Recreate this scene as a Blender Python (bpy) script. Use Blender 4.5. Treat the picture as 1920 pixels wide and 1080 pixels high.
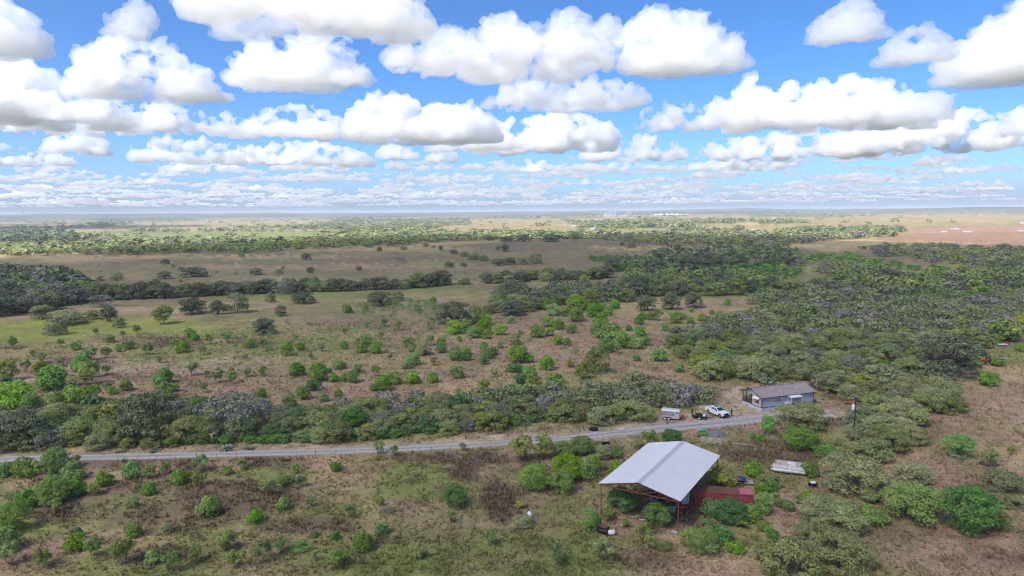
import bpy, math, random, time
import numpy as np
from mathutils import Vector, Matrix, Euler

T0 = time.time()
for _o in list(bpy.data.objects):
    bpy.data.objects.remove(_o)
SC = bpy.context.scene
COL = SC.collection
rng = np.random.default_rng(20250)
random.seed(7)

# ------------------------------------------------------------------ camera
FPX, CAM_H = 1280.0, 45.0                      # focal length in photo pixels, drone height in metres
PITCH = math.atan((540 - 397) / FPX)
ROLL = math.radians(0.45)
_f = np.array([0, math.cos(PITCH), -math.sin(PITCH)])
_u0 = np.array([0, math.sin(PITCH), math.cos(PITCH)])
_r0 = np.array([1.0, 0, 0])
C_R = math.cos(ROLL) * _r0 - math.sin(ROLL) * _u0
C_U = math.sin(ROLL) * _r0 + math.cos(ROLL) * _u0
C_F = _f
cam_data = bpy.data.cameras.new('camera')
cam = bpy.data.objects.new('camera', cam_data)
COL.objects.link(cam)
cam.matrix_world = Matrix(((C_R[0], C_U[0], -C_F[0], 0), (C_R[1], C_U[1], -C_F[1], 0),
                           (C_R[2], C_U[2], -C_F[2], CAM_H), (0, 0, 0, 1)))
cam_data.sensor_width = 36.0
cam_data.lens = 24.0
cam_data.clip_start = 0.5
cam_data.clip_end = 300000.0
SC.camera = cam

# ------------------------------------------------------------------ light
SUN_ELEV, SUN_AZ = math.radians(52), math.radians(222)   # azimuth clockwise from +Y: behind the camera, to its left
world = bpy.data.worlds.new('World')
SC.world = world
world.use_nodes = True
wn, wl = world.node_tree.nodes, world.node_tree.links
wn.clear()
w_sky = wn.new('ShaderNodeTexSky')
w_sky.sky_type = 'NISHITA'
w_sky.sun_disc = False
w_sky.sun_elevation = SUN_ELEV
w_sky.sun_rotation = SUN_AZ
w_sky.altitude = 200.0
w_sky.air_density = 0.5
w_sky.dust_density = 2.0
w_sky.ozone_density = 4.0
w_hs = wn.new('ShaderNodeHueSaturation')
w_hs.inputs['Saturation'].default_value = 1.22
w_bg = wn.new('ShaderNodeBackground')
w_bg.inputs['Strength'].default_value = 0.06
w_out = wn.new('ShaderNodeOutputWorld')
wl.new(w_sky.outputs[0], w_hs.inputs['Color'])
wl.new(w_hs.outputs[0], w_bg.inputs[0])
wl.new(w_bg.outputs[0], w_out.inputs[0])
sun_data = bpy.data.lights.new('sun', 'SUN')
sun_data.energy = 1.4
sun_data.angle = math.radians(0.53)
sun_data.color = (1.0, 0.97, 0.94)
sun = bpy.data.objects.new('sun', sun_data)
COL.objects.link(sun)
SUN_DIR = Vector((math.sin(SUN_AZ) * math.cos(SUN_ELEV), math.cos(SUN_AZ) * math.cos(SUN_ELEV), math.sin(SUN_ELEV)))
sun.rotation_euler = SUN_DIR.to_track_quat('Z', 'Y').to_euler()

vs = SC.view_settings
vs.view_transform = 'Standard'
vs.look = 'None'
vs.exposure = 2.2
vs.gamma = 1.0
vs.use_curve_mapping = False
cy = SC.cycles
cy.use_denoising = True
cy.max_bounces = 14
cy.diffuse_bounces = 2
cy.glossy_bounces = 2
cy.transmission_bounces = 3
cy.volume_bounces = 14
cy.transparent_max_bounces = 64
cy.caustics_reflective = False
cy.caustics_refractive = False
cy.pixel_filter_type = 'BLACKMAN_HARRIS'
cy.filter_width = 1.15
cy.sample_clamp_indirect = 6.0


# ------------------------------------------------------------------ helpers
def ray(px, py):
    return C_F * FPX + C_R * (px - 960) + C_U * (540 - py)


def _hash(ix, iy, iz, seed):
    h = (ix * 374761393 + iy * 668265263 + iz * 1274126177 + seed * 974634541) & 0xFFFFFFFF
    h = ((h ^ (h >> 13)) * 1274126177) & 0xFFFFFFFF
    h = h ^ (h >> 16)
    return (h & 0xFFFFFF) / float(0xFFFFFF)


def noise3(x, y, z, seed=0):
    """value noise in 0..1 on arrays"""
    x = np.asarray(x, float); y = np.asarray(y, float); z = np.asarray(z, float)
    x, y, z = np.broadcast_arrays(x, y, z)
    ix, iy, iz = np.floor(x).astype(np.int64), np.floor(y).astype(np.int64), np.floor(z).astype(np.int64)
    fx, fy, fz = x - ix, y - iy, z - iz
    fx, fy, fz = [t * t * t * (t * (t * 6 - 15) + 10) for t in (fx, fy, fz)]
    out = 0
    for dx in (0, 1):
        wx = fx if dx else 1 - fx
        for dy in (0, 1):
            wy = fy if dy else 1 - fy
            for dz in (0, 1):
                wz = fz if dz else 1 - fz
                out = out + _hash(ix + dx, iy + dy, iz + dz, seed) * wx * wy * wz
    return out


def noise2(x, y, seed=0):
    x = np.asarray(x, float); y = np.asarray(y, float)
    x, y = np.broadcast_arrays(x, y)
    ix, iy = np.floor(x).astype(np.int64), np.floor(y).astype(np.int64)
    fx, fy = x - ix, y - iy
    fx, fy = [t * t * (3 - 2 * t) for t in (fx, fy)]
    h = lambda a, b: _hash(ix + a, iy + b, np.int64(17), seed)
    return (h(0, 0) * (1 - fx) + h(1, 0) * fx) * (1 - fy) + (h(0, 1) * (1 - fx) + h(1, 1) * fx) * fy


def fbm2(x, y, seed=0, octv=4):
    v, a, s = 0, 0.5, 0
    for k in range(octv):
        v = v + a * noise2(x * 2 ** k, y * 2 ** k, seed + k); s += a; a *= 0.55
    return v / s


def mesh_from(name, verts, faces, mats=(), smooth=False):
    me = bpy.data.meshes.new(name)
    if isinstance(faces, np.ndarray):
        n = faces.shape[1]
        me.vertices.add(len(verts))
        me.vertices.foreach_set('co', np.asarray(verts, np.float32).ravel())
        me.loops.add(faces.size)
        me.loops.foreach_set('vertex_index', faces.astype(np.int32).ravel())
        me.polygons.add(len(faces))
        me.polygons.foreach_set('loop_start', np.arange(0, faces.size, n, dtype=np.int32))
        me.polygons.foreach_set('loop_total', np.full(len(faces), n, np.int32))
        me.update(calc_edges=True)
    else:
        me.from_pydata([tuple(v) for v in verts], [], faces)
    for m in mats:
        me.materials.append(m)
    if smooth:
        me.polygons.foreach_set('use_smooth', np.ones(len(me.polygons), bool))
    return me


def link(name, data, parent=None, loc=None, rotz=0.0, scale=None):
    o = bpy.data.objects.new(name, data)
    COL.objects.link(o)
    if parent is not None:
        o.parent = parent
    if loc is not None:
        o.location = loc
    if rotz:
        o.rotation_euler = (0, 0, rotz)
    if scale is not None:
        o.scale = scale if hasattr(scale, '__len__') else (scale,) * 3
    return o


def tag(o, label=None, cat=None, group=None, kind=None):
    for k, v in (('label', label), ('category', cat), ('group', group), ('kind', kind)):
        if v:
            o[k] = v
    return o

# ------------------------------------------------------------------ clouds: closed cumulus bodies filled with a scattering volume
CLOUD_BASE = 1250.0


def mat_cloud():
    m = bpy.data.materials.new('cloud_vapour')
    m.use_nodes = True
    n, l = m.node_tree.nodes, m.node_tree.links
    n.clear()
    v = n.new('ShaderNodeVolumeScatter')
    v.inputs['Color'].default_value = (.982, .985, .99, 1)
    v.inputs['Density'].default_value = 0.008
    v.inputs['Anisotropy'].default_value = 0.4
    o = n.new('ShaderNodeOutputMaterial')
    l.new(v.outputs[0], o.inputs['Volume'])
    return m


M_CLOUD = mat_cloud()
clouds_root = link('clouds', None)
tag(clouds_root, 'white flat-based cumulus clouds spread across the blue sky', 'clouds', kind='stuff')
_ico = None


def ico_unit():
    global _ico
    if _ico is None:
        import bmesh
        bm = bmesh.new()
        bmesh.ops.create_icosphere(bm, subdivisions=2, radius=1)
        v = np.array([x.co[:] for x in bm.verts])
        f = np.array([[y.index for y in x.verts] for x in bm.faces])
        bm.free()
        _ico = (v, f)
    return _ico


def cloud_mesh(puffs, voxel, seed, base_z, amp):
    """puffs: (x,y,z,r) spheres in metres -> one closed billowy skin"""
    iv, fi = ico_unit()
    V, Fc = [], []
    for k, (x, y, z, r, fl) in enumerate(puffs):
        V.append(iv * np.array([r, r, r * fl]) + np.array([x, y, z])); Fc.append(fi + k * len(iv))
    def skin(me, vx, dec=1.0):
        ob = bpy.data.objects.new('tmp', me)
        COL.objects.link(ob)
        md = ob.modifiers.new('r', 'REMESH')
        md.mode = 'VOXEL'
        md.voxel_size = vx
        if dec < 1:
            m2 = ob.modifiers.new('d', 'DECIMATE'); m2.ratio = dec
        ev = ob.evaluated_get(bpy.context.evaluated_depsgraph_get())
        res = bpy.data.meshes.new_from_object(ev)
        bpy.data.objects.remove(ob)
        bpy.data.meshes.remove(me)
        return res
    out = skin(mesh_from('tmp', np.vstack(V), np.vstack(Fc)), voxel * 1.2)
    n = len(out.vertices)
    co = np.empty(n * 3, np.float32); out.vertices.foreach_get('co', co); co = co.reshape(-1, 3).astype(float)
    no = np.empty(n * 3, np.float32); out.vertices.foreach_get('normal', no); no = no.reshape(-1, 3).astype(float)
    d = 0
    a, s = 1.0, amp * 3.6
    wx = noise3(co[:, 0] / (amp * 2), co[:, 1] / (amp * 2), co[:, 2] / (amp * 2), seed + 991) * amp * 0.9
    for k in range(6):
        q = noise3((co[:, 0] + wx) / s, (co[:, 1] - wx) / s, (co[:, 2] + wx) / s, seed * 7 + k)
        e = 1.0 - 2.0 * np.abs(2 * q - 1) if k in (1, 2) else 2 * q - 1
        d = d + a * e * 0.62
        a *= 0.7; s *= 0.5
        if s < voxel * 1.1:
            break
    co = co + no * ((d - .34) * amp)[:, None]
    lo = co[:, 2] < base_z                       # flat base
    co[lo, 2] = base_z + (co[lo, 2] - base_z) * 0.22
    out.vertices.foreach_set('co', co.astype(np.float32).ravel())
    out.update()
    out = skin(out, voxel, .42)
    n = len(out.vertices)                        # fine ragged skin
    co = np.empty(n * 3, np.float32); out.vertices.foreach_get('co', co); co = co.reshape(-1, 3).astype(float)
    no = np.empty(n * 3, np.float32); out.vertices.foreach_get('normal', no); no = no.reshape(-1, 3).astype(float)
    q = noise3(co[:, 0] / voxel / 2.2, co[:, 1] / voxel / 2.2, co[:, 2] / voxel / 2.2, seed + 5) - .5
    q = q * np.where(co[:, 2] < base_z + voxel * 1.5, .3, 1.0)
    co += no * (q * 2.6 * voxel)[:, None]
    out.vertices.foreach_set('co', co.astype(np.float32).ravel())
    out.materials.clear()
    out.materials.append(M_CLOUD)
    out.name = 'cloud'
    return out


def cloud(x0, x1, prof, yb, seed, lean=0.0, depth=0.55, wisp=1.0, alt=CLOUD_BASE):
    """x0,x1: azimuth span, yb: row of the base, prof: heights (rows above base) across the span; all read off the photograph as directions"""
    r = np.random.default_rng(seed)
    xm = (x0 + x1) / 2
    d = ray(xm, yb)
    t = (alt - CAM_H) / d[2]
    c = np.array([0, 0, CAM_H]) + d * t
    dist = np.linalg.norm(c[:2])
    k = t                                         # metres per photo pixel at that place (focal units)
    W = (x1 - x0) * k
    fw = np.array([c[0], c[1]]) / dist
    rt = np.array([fw[1], -fw[0]])
    hs = np.array(prof, float) * k * .95
    D = min(W * depth, 2.2 * hs.max() + 300)
    puffs = []
    xs = np.linspace(-0.5, 0.5, len(hs))
    n = int(34 + 90 * min(1.0, (x1 - x0) / 500))
    hm = hs.max()
    for i in range(n):
        u = r.uniform(-0.5, 0.5)
        h = np.interp(u, xs, hs)
        edge = 1 - (abs(u) * 2) ** 4
        v = r.uniform(-0.5, 0.5) * edge
        hh = h * (1 - (2 * abs(v)) ** 2 * 0.55)
        rad = max(0.1 * hm, min(hh * 0.48, hm * 0.3) * r.uniform(0.55, 1.1))
        z = r.uniform(0.2, 1.0) * max(0.0, hh - rad)
        puffs.append((u * (W - 1.2 * rad), v * D, z, rad, r.uniform(0.75, 1.0)))
    for i in range(n):                       # crisp cauliflower heads along the crest
        u = r.uniform(-0.48, 0.48)
        h = np.interp(u, xs, hs)
        rad = h * r.uniform(0.06, 0.16)
        puffs.append((u * (W - rad), r.uniform(-0.3, 0.2) * D, h - rad * 0.9, rad, 0.95))
    for i in range(int(n * 2.5)):                        # thin shreds round the edges
        x, y, z, rad, fl = puffs[r.integers(n * 2)]
        dv = r.normal(0, 1, 3); dv /= np.linalg.norm(dv)
        q = hm * r.uniform(.035, .10)
        puffs.append((x + dv[0] * rad * 1.05, y + dv[1] * rad * 1.05, max(.03 * hm, z + dv[2] * rad * fl * 1.05), q, .8))
    vox = max((3.35 if x1 > 0 and x0 < 1920 and yb - max(prof) > -20 else 7.0) * k, 6.0)
    me = cloud_mesh(puffs, vox, seed, 0.02 * hm, min(hm * 0.27, W * 0.07) * wisp)
    o = link('cloud', me, clouds_root, (c[0], c[1], c[2]))
    o.rotation_euler = (0, 0, math.atan2(rt[1], rt[0]))
    return o


CL = [  # x0, x1, profile of heights, base row
    (715, 1160, [25, 60, 70, 95, 90, 85, 70], 138), (1150, 1395, [60, 105, 118, 118, 90, 50], 136),
    (905, 1215, [30, 50, 62, 55, 45, 25], 202), (350, 820, [70, 120, 130, 120, 110, 60], 62),
    (425, 700, [40, 85, 95, 110, 105, 60], 164), (198, 288, [25, 50, 80, 60], 72),
    (-160, 62, [90, 120, 120, 60], 98), (145, 415, [50, 100, 110, 105, 70, 35], 186),
    (-160, 240, [70, 110, 115, 100, 80, 40], 232), (-80, 240, [30, 45, 40, 30], 250), (190, 430, [30, 55, 58, 40, 25], 250),
    (425, 640, [35, 50, 70, 65, 40], 262), (648, 930, [45, 84, 85, 60, 65, 30], 266), (795, 1155, [25, 48, 70, 72, 50], 286),
    (1185, 1420, [35, 55, 45, 50, 40], 242), (1375, 1770, [80, 110, 70, 75, 85, 80, 50, 30], 240),
    (1515, 1655, [30, 60, 88, 80, 20], 80), (1640, 1775, [25, 55, 72, 65, 30], 120), (1780, 2080, [60, 120, 150, 140, 90], 148),
    (1300, 1640, [30, 42, 50, 55, 40], 298), (1560, 1940, [30, 60, 65, 75, 70, 50], 286), (1900, 2250, [40, 70, 60, 40], 250),
    (90, 205, [25, 48, 40, 25], 290), (705, 790, [20, 32, 28, 18], 301), (795, 865, [15, 26, 20], 305),
    (255, 480, [25, 50, 45, 30], 306), (470, 700, [25, 45, 50, 35, 20], 312), (-90, 130, [30, 40, 35, 20], 310),
    (1060, 1290, [20, 40, 48, 30], 302), (1290, 1500, [15, 34, 30, 20], 318),
    (-700, -260, [60, 110, 130, 90, 50], 150), (2120, 2600, [60, 100, 130, 90, 50], 140),
]
for _i, (_a, _b, _p, _y) in enumerate(CL):
    cloud(_a, _b, _p, _y, 100 + _i)
# the deck thinning out to the horizon: copies of six bodies
protos = []
for _i in range(6):
    protos.append(cloud(300 + 200 * _i, 300 + 200 * _i + [150, 190, 110, 230, 130, 170][_i], [[12, 26, 20, 10], [10, 22, 28, 18, 8], [14, 24, 12], [10, 20, 24, 26, 14, 8], [9, 22, 15], [12, 16, 26, 12]][_i], 322, 300 + _i))
_dist0 = (CLOUD_BASE - CAM_H) / math.tan((397 - 322) / FPX)
_placed = []
_r = np.random.default_rng(5)
_tries = 0
while len(_placed) < 430 and _tries < 14000:
    _tries += 1
    _d = _r.uniform(20000, 70000) if _r.random() < 0.7 else _r.uniform(70000, 130000)
    _az = _r.uniform(-0.95, 0.95)
    _x, _y = _d * math.sin(_az), _d * math.cos(_az)
    _s = _r.uniform(0.7, 1.7) * (1 + max(0, _d - 25000) / 45000)
    if any((_x - q[0]) ** 2 + (_y - q[1]) ** 2 < (1150 * (q[2] + _s) / 2) ** 2 for q in _placed):
        continue
    _placed.append((_x, _y, _s))
    c = link('cloud', protos[len(_placed) % 6].data, clouds_root, (_x, _y, CLOUD_BASE + _r.uniform(-60, 120)))
    c.rotation_euler = (0, 0, _r.uniform(0, 6.28))
    c.scale = (_s, _s * _r.uniform(0.8, 1.1), _s ** .5 * _r.uniform(0.4, .75))
# clouds overhead and behind, the same sky going on: the big one stands between the sun and the near land
def cloud_at(x, y, w, dep, hgt, seed, alt=CLOUD_BASE, slab=False):
    r = np.random.default_rng(seed)
    puffs = []
    for i in range(90):
        a = r.uniform(0, 6.283); q = math.sqrt(r.uniform(0, 1)) * .46
        rad = hgt * r.uniform(.3, .55) * (1.1 - q)
        puffs.append((math.cos(a) * q * w, math.sin(a) * q * dep, r.uniform(.1, .9) * max(0, hgt * (1 - q * 1.3) - rad), rad * 1.35, .75))
    if slab:                                      # a shallow sheet of even thickness with a ragged rim
        puffs = []
        st = hgt * .5
        for gx in np.arange(-w / 2, w / 2, st):
            for gy in np.arange(-dep / 2, dep / 2, st):
                if (gx / w * 2) ** 2 + (gy / dep * 2) ** 2 < r.uniform(.8, 1.05):
                    puffs.append((gx + r.normal(0, st * .2), gy + r.normal(0, st * .2), hgt * .5 + r.normal(0, hgt * .04), hgt * .55, .8))
    me = cloud_mesh(puffs, max(w, dep) / 80, seed, .02 * hgt, hgt * (.08 if slab else .2))
    return link('cloud', me, clouds_root, (x, y, alt))


cloud_at(-650, -340, 1350, 1200, 150, 501, slab=True)
_big = cloud_at(-2600, -900, 1500, 1100, 420, 502)
_r = np.random.default_rng(8)
for _i in range(34):
    _a = _r.uniform(0.9, 5.4); _d = _r.uniform(2600, 9000)
    _x, _y = _d * math.sin(_a), _d * math.cos(_a)
    _c = link('cloud', _big.data, clouds_root, (_x, _y, CLOUD_BASE + _r.uniform(-50, 150)))
    _c.rotation_euler = (0, 0, _r.uniform(0, 6.28)); _s = _r.uniform(.5, 1.1); _c.scale = (_s, _s * _r.uniform(.7, 1.1), _s)
print('clouds', time.time() - T0)
# ------------------------------------------------------------------ land
def sst(a, b, x):
    t = np.clip((x - a) / (b - a), 0, 1)
    return t * t * (3 - 2 * t)


def zt(x, y):
    """height of the land in metres"""
    x = np.asarray(x, float); y = np.asarray(y, float)
    d = np.hypot(x, y)
    z = 8.0 * np.exp(-((x - 70) / 380) ** 2 - ((y - 860) / 190) ** 2)
    z = z + sst(380, 2200, d) * (noise2(x / 520, y / 520, 3) - 0.5) * 7.0
    z = z - 5.0 * sst(900, 1700, d) * sst(300, -500, x)
    far = sst(5500, 11000, d)
    z = z + far * (fbm2(x / 3800, y / 3800, 11, 4) * 150 - 46) + sst(9000, 16000, d) * 6
    z = z + 38 * np.exp(-((x + 3700) / 500) ** 2 - ((y - 6000) / 600) ** 2)          # low flat-topped hill
    z = np.where(z < -8, -8 + (z + 8) * .2, z)
    z = z + sst(1500, 4000, d) * (noise2(x / 45, y / 45, 23) ** 2) * 4.0
    return z


def G(px, py):
    """the point of the land seen at a photo pixel"""
    d = ray(px, py)
    if d[2] > -1.5:
        d = d.copy(); d[2] = -1.5
    z = 0.0
    for _ in range(6):
        t = (z - CAM_H) / d[2]
        p = d * t
        z = float(zt(p[0], p[1]))
    return Vector((float(p[0]), float(p[1]), z))


def depth_of(p):
    return float(np.dot(np.array([p[0], p[1], p[2] - CAM_H]), C_F))


def pix(x, y, z):
    v0, v1, v2 = x, y, z - CAM_H
    dz = np.maximum(v0 * C_F[0] + v1 * C_F[1] + v2 * C_F[2], 1e-3)
    a = v0 * C_R[0] + v1 * C_R[1] + v2 * C_R[2]
    b = v0 * C_U[0] + v1 * C_U[1] + v2 * C_U[2]
    ok = (v0 * C_F[0] + v1 * C_F[1] + v2 * C_F[2]) > 5
    return np.where(ok, 960 + FPX * a / dz, -9999), np.where(ok, 540 - FPX * b / dz, -9999)


def in_poly(px, py, poly):
    c = np.zeros(np.shape(px), bool)
    n = len(poly)
    for i in range(n):
        x1, y1 = poly[i]; x2, y2 = poly[(i + 1) % n]
        cond = ((y1 > py) != (y2 > py)) & (px < (x2 - x1) * (py - y1) / (y2 - y1 + 1e-9) + x1)
        c ^= cond
    return c


ROAD_PX = [(-260, 870), (0, 861), (200, 857), (400, 852), (600, 847), (760, 841), (900, 833), (1020, 825), (1100, 818), (1200, 807), (1300, 798),
           (1380, 790), (1440, 783), (1500, 776), (1560, 776)]
ROAD = [G(*q) for q in ROAD_PX]


def road_dist(x, y):
    """signed distance to the track's middle (positive on the far side) """
    best = np.full(np.shape(x), 1e9); sg = np.zeros(np.shape(x))
    for a, b in zip(ROAD[:-1], ROAD[1:]):
        ux, uy = b.x - a.x, b.y - a.y
        L2 = ux * ux + uy * uy
        t = np.clip(((x - a.x) * ux + (y - a.y) * uy) / L2, 0, 1)
        dx, dy = x - a.x - t * ux, y - a.y - t * uy
        d = np.hypot(dx, dy)
        m = d < best
        best = np.where(m, d, best)
        sg = np.where(m, np.sign(ux * dy - uy * dx), sg)
    return best * sg


PINK, STRAW, GREEN, MAUVE, LIME = [np.array(c) for c in ((.355, .250, .192), (.362, .288, .168), (.165, .205, .064), (.150, .102, .084), (.25, .295, .068))]
PALE, OLIVE, BROWN, MEADOW, DUSK, CREAM = [np.array(c) for c in ((.43, .345, .29), (.178, .160, .102), (.31, .20, .155), (.235, .265, .125), (.150, .175, .095), (.55, .47, .36))]
SPOTS = [  # px, py, rx, ry, colour, strength: patches of ground cover
    (720, 980, 420, 90, GREEN, .35), (880, 1045, 330, 60, GREEN, .75), (790, 905, 110, 38, GREEN, .75), (520, 890, 70, 25, GREEN, .6), (60, 985, 70, 25, LIME, .6),
    (250, 1065, 240, 40, GREEN, .45), (1080, 1070, 140, 35, GREEN, .5), (650, 1060, 200, 30, GREEN, .5), (440, 935, 130, 36, MAUVE, .8), (330, 975, 130, 30, MAUVE, .6),
    (868, 885, 36, 18, MAUVE, 1), (942, 940, 36, 44, MAUVE, 1), (100, 960, 80, 25, MAUVE, .7), (570, 985, 110, 18, MAUVE, .7), (300, 1045, 110, 20, MAUVE, .7),
    (500, 868, 80, 12, MAUVE, .7), (900, 862, 110, 12, MAUVE, .8), (1450, 850, 100, 26, MAUVE, .75), (1510, 862, 60, 25, MAUVE, .7), (60, 1050, 80, 20, MAUVE, .5), (700, 1010, 60, 12, MAUVE, .6),
    (1760, 780, 100, 25, MAUVE, .75), (1730, 812, 90, 22, MAUVE, .7), (1790, 905, 80, 26, MAUVE, .6), (1850, 1045, 90, 16, MAUVE, .55), (1690, 1000, 90, 22, MAUVE, .45), (1210, 1050, 70, 22, MAUVE, .55),
    (1040, 905, 60, 30, MAUVE, .4), (1240, 975, 110, 30, MAUVE, .75), (1180, 985, 40, 22, PINK, .8), (1290, 1010, 60, 18, PINK, .7), (1780, 940, 200, 160, PINK, .55), (1850, 760, 120, 70, PINK, .6),
    (500, 645, 360, 48, GREEN, .42), (300, 642, 80, 12, MAUVE, .8), (150, 682, 90, 10, MAUVE, .8), (280, 705, 120, 10, MAUVE, .7), (460, 640, 70, 9, MAUVE, .7), (820, 700, 70, 8, MAUVE, .6), (150, 720, 60, 14, MAUVE, .5),
    (640, 735, 520, 60, PINK, .6), (1000, 640, 330, 60, PINK, .55), (300, 690, 260, 14, PALE, .35), (800, 590, 380, 26, OLIVE, .5), (1310, 575, 60, 12, PINK, .6),
    (50, 622, 130, 26, LIME, .85), (240, 612, 190, 18, LIME, .75), (560, 552, 220, 12, GREEN, .7), (560, 545, 60, 5, LIME, .8), (900, 545, 230, 8, GREEN, .55), (250, 582, 150, 6, PALE, .3), (200, 640, 120, 8, STRAW, .5),
    (800, 500, 700, 24, OLIVE, .6), (650, 501, 380, 5, PINK, .55), (450, 485, 300, 9, OLIVE, .7), (800, 487, 240, 7, MAUVE, .55), (820, 493, 70, 4, LIME, .5), (120, 484, 170, 8, STRAW, .8), (60, 505, 120, 5, LIME, .4),
    (1000, 470, 330, 22, OLIVE, .5), (1050, 462, 260, 10, MAUVE, .35), (1010, 495, 140, 4, MAUVE, .5), (350, 482, 360, 4, STRAW, .8), (700, 467, 200, 5, STRAW, .9), (1270, 466, 190, 4, STRAW, .9), (1620, 462, 230, 9, STRAW, .95),
    (60, 714, 90, 3, PALE, .9), (150, 700, 60, 2.5, PALE, .8), (430, 676, 90, 2.5, PALE, .7), (520, 672, 60, 2, PALE, .6), (1575, 770, 40, 20, PINK, .7), (1585, 790, 30, 18, MAUVE, .5),
    (1700, 505, 300, 8, LIME, .6), (1680, 555, 330, 6, LIME, .55), (1480, 520, 120, 8, GREEN, .6), (1400, 498, 120, 6, GREEN, .6), (1560, 500, 60, 8, PINK, .5), (1850, 470, 90, 6, GREEN, .5),
]
FIELDS = [  # far fields as outlines seen from the drone
    ([(1625, 447), (1730, 437), (2050, 430), (2050, 466), (1760, 461)], BROWN), ([(1640, 433), (1800, 424), (2050, 419), (2050, 429), (1730, 436)], BROWN * 1.15), ([(1470, 459), (1560, 449), (1640, 443), (1640, 449), (1770, 462), (2050, 468), (2050, 473), (1540, 470)], STRAW * 1.1),
    ([(-200, 464), (-200, 456), (230, 449), (420, 447), (600, 441), (640, 451), (500, 456), (330, 455)], DUSK), ([(60, 439), (230, 436), (700, 434), (600, 443), (400, 447), (180, 444)], MEADOW),
    ([(-200, 420), (150, 420), (170, 424), (-200, 427)], STRAW * .95), ([(235, 427), (330, 427), (640, 430), (640, 433), (300, 433)], STRAW), ([(730, 434), (820, 431), (830, 435)], BROWN * 1.2),
    ([(1360, 419), (1420, 416), (1430, 421)], STRAW * 1.2), ([(1470, 410), (2050, 398), (2050, 415), (1700, 418), (1660, 414)], STRAW), ([(1150, 429), (1260, 427), (1250, 431)], MEADOW), ([(1670, 410), (1760, 407), (1740, 411)], BROWN),
    ([(1400, 408), (1500, 406), (1500, 410), (1400, 412)], MEADOW), ([(700, 467), (790, 456), (900, 451), (960, 450), (900, 458), (760, 468)], STRAW * 1.1),
]


def cover(x, y):
    px, py = pix(x, y, zt(x, y))
    d = np.hypot(x, y)
    n1 = fbm2(x / 23, y / 23, 41, 4); n2 = fbm2(x / 9, y / 14, 52, 4); n3 = fbm2(x / 3.1, y / 3.1, 61, 3); n4 = fbm2(x / 60, y / 60, 71, 3)
    w = sst(.35, .65, n1)[..., None]
    c = PINK * (1 - w) + STRAW * w
    g = (sst(.36, .66, n2) * .62)[..., None]
    c = c * (1 - g) + GREEN * g
    m = (sst(.58, .74, fbm2(x / 16 + 9, y / 11, 83, 4)) * .55)[..., None]
    c = c * (1 - m) + MAUVE * m
    md = (sst(300, 480, d) * sst(1500, 900, d) * (.45 + .5 * sst(.35, .6, n4)))[..., None]
    c = c * (1 - md) + OLIVE * md
    # distant country: brush greens broken by dry grass
    fw = sst(950, 1500, d)[..., None]
    wood = np.array([.15, .165, .08])
    fg = sst(.33, .50, fbm2(x / 420, y / 900, 97, 4))[..., None]
    fc = wood * (1 - fg) + (STRAW * .75 + MEADOW * .2) * fg
    c = c * (1 - fw) + fc * fw
    vf = sst(4200, 9000, d)[..., None]
    c = c * (1 - vf) + (np.array([.10, .118, .075]) * (1 - .35 * fg) + STRAW * .12 * fg) * vf
    for poly, col in FIELDS:
        k = in_poly(px, py, poly)[..., None] * 0.92
        c = c * (1 - k) + col * k
    jx = px + (n2 - .5) * 70; jy = py + (n3 - .5) * 14 + (n2 - .5) * 10
    for sx, sy, rx, ry, col, st in SPOTS:
        q = ((jx - sx) / rx) ** 2 + ((jy - sy) / ry) ** 2
        k = (st * sst(1.25, .35, q) * (0.55 + .75 * n3))[..., None]
        k = np.clip(k, 0, 1)
        c = c * (1 - k) + col * k
    rd = road_dist(x, y)
    near = d < 420
    k = np.where(near, sst(1.3, 2.2, rd) * sst(6.2, 3.8, rd + (n1 - .5) * 4) * .62 * (.6 + .5 * sst(200, 900, px)), 0)
    k = np.maximum(k, np.where(near & (px > 1080), sst(-5.5, -2.5, rd) * sst(0, -2, rd) * sst(.4, .55, n2) * .55, 0))
    yard = in_poly(jx * .5 + px * .5, py + (n2 - .5) * 8, [(1150, 806), (1240, 780), (1310, 775), (1345, 738), (1392, 722), (1392, 745), (1440, 772), (1440, 784), (1290, 800)])
    k = np.maximum(k, yard * .85)
    k = (k * (.55 + .8 * n3)).clip(0, 1)[..., None]
    c = c * (1 - k) + PALE * k
    g2 = np.where(near, sst(-2.6, -3.4, rd) * sst(-7, -4.5, rd) * sst(.42, .6, n2) * .5, 0)[..., None]
    c = c * (1 - g2) + MAUVE * 1.1 * g2
    c = c * np.array([.97, .92, .80]) * (0.76 + 0.44 * n3)[..., None] * (0.88 + .24 * n4)[..., None]
    return c


def nodes_of(m):
    m.use_nodes = True
    return m.node_tree.nodes, m.node_tree.links, m.node_tree.nodes['Principled BSDF']


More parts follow.
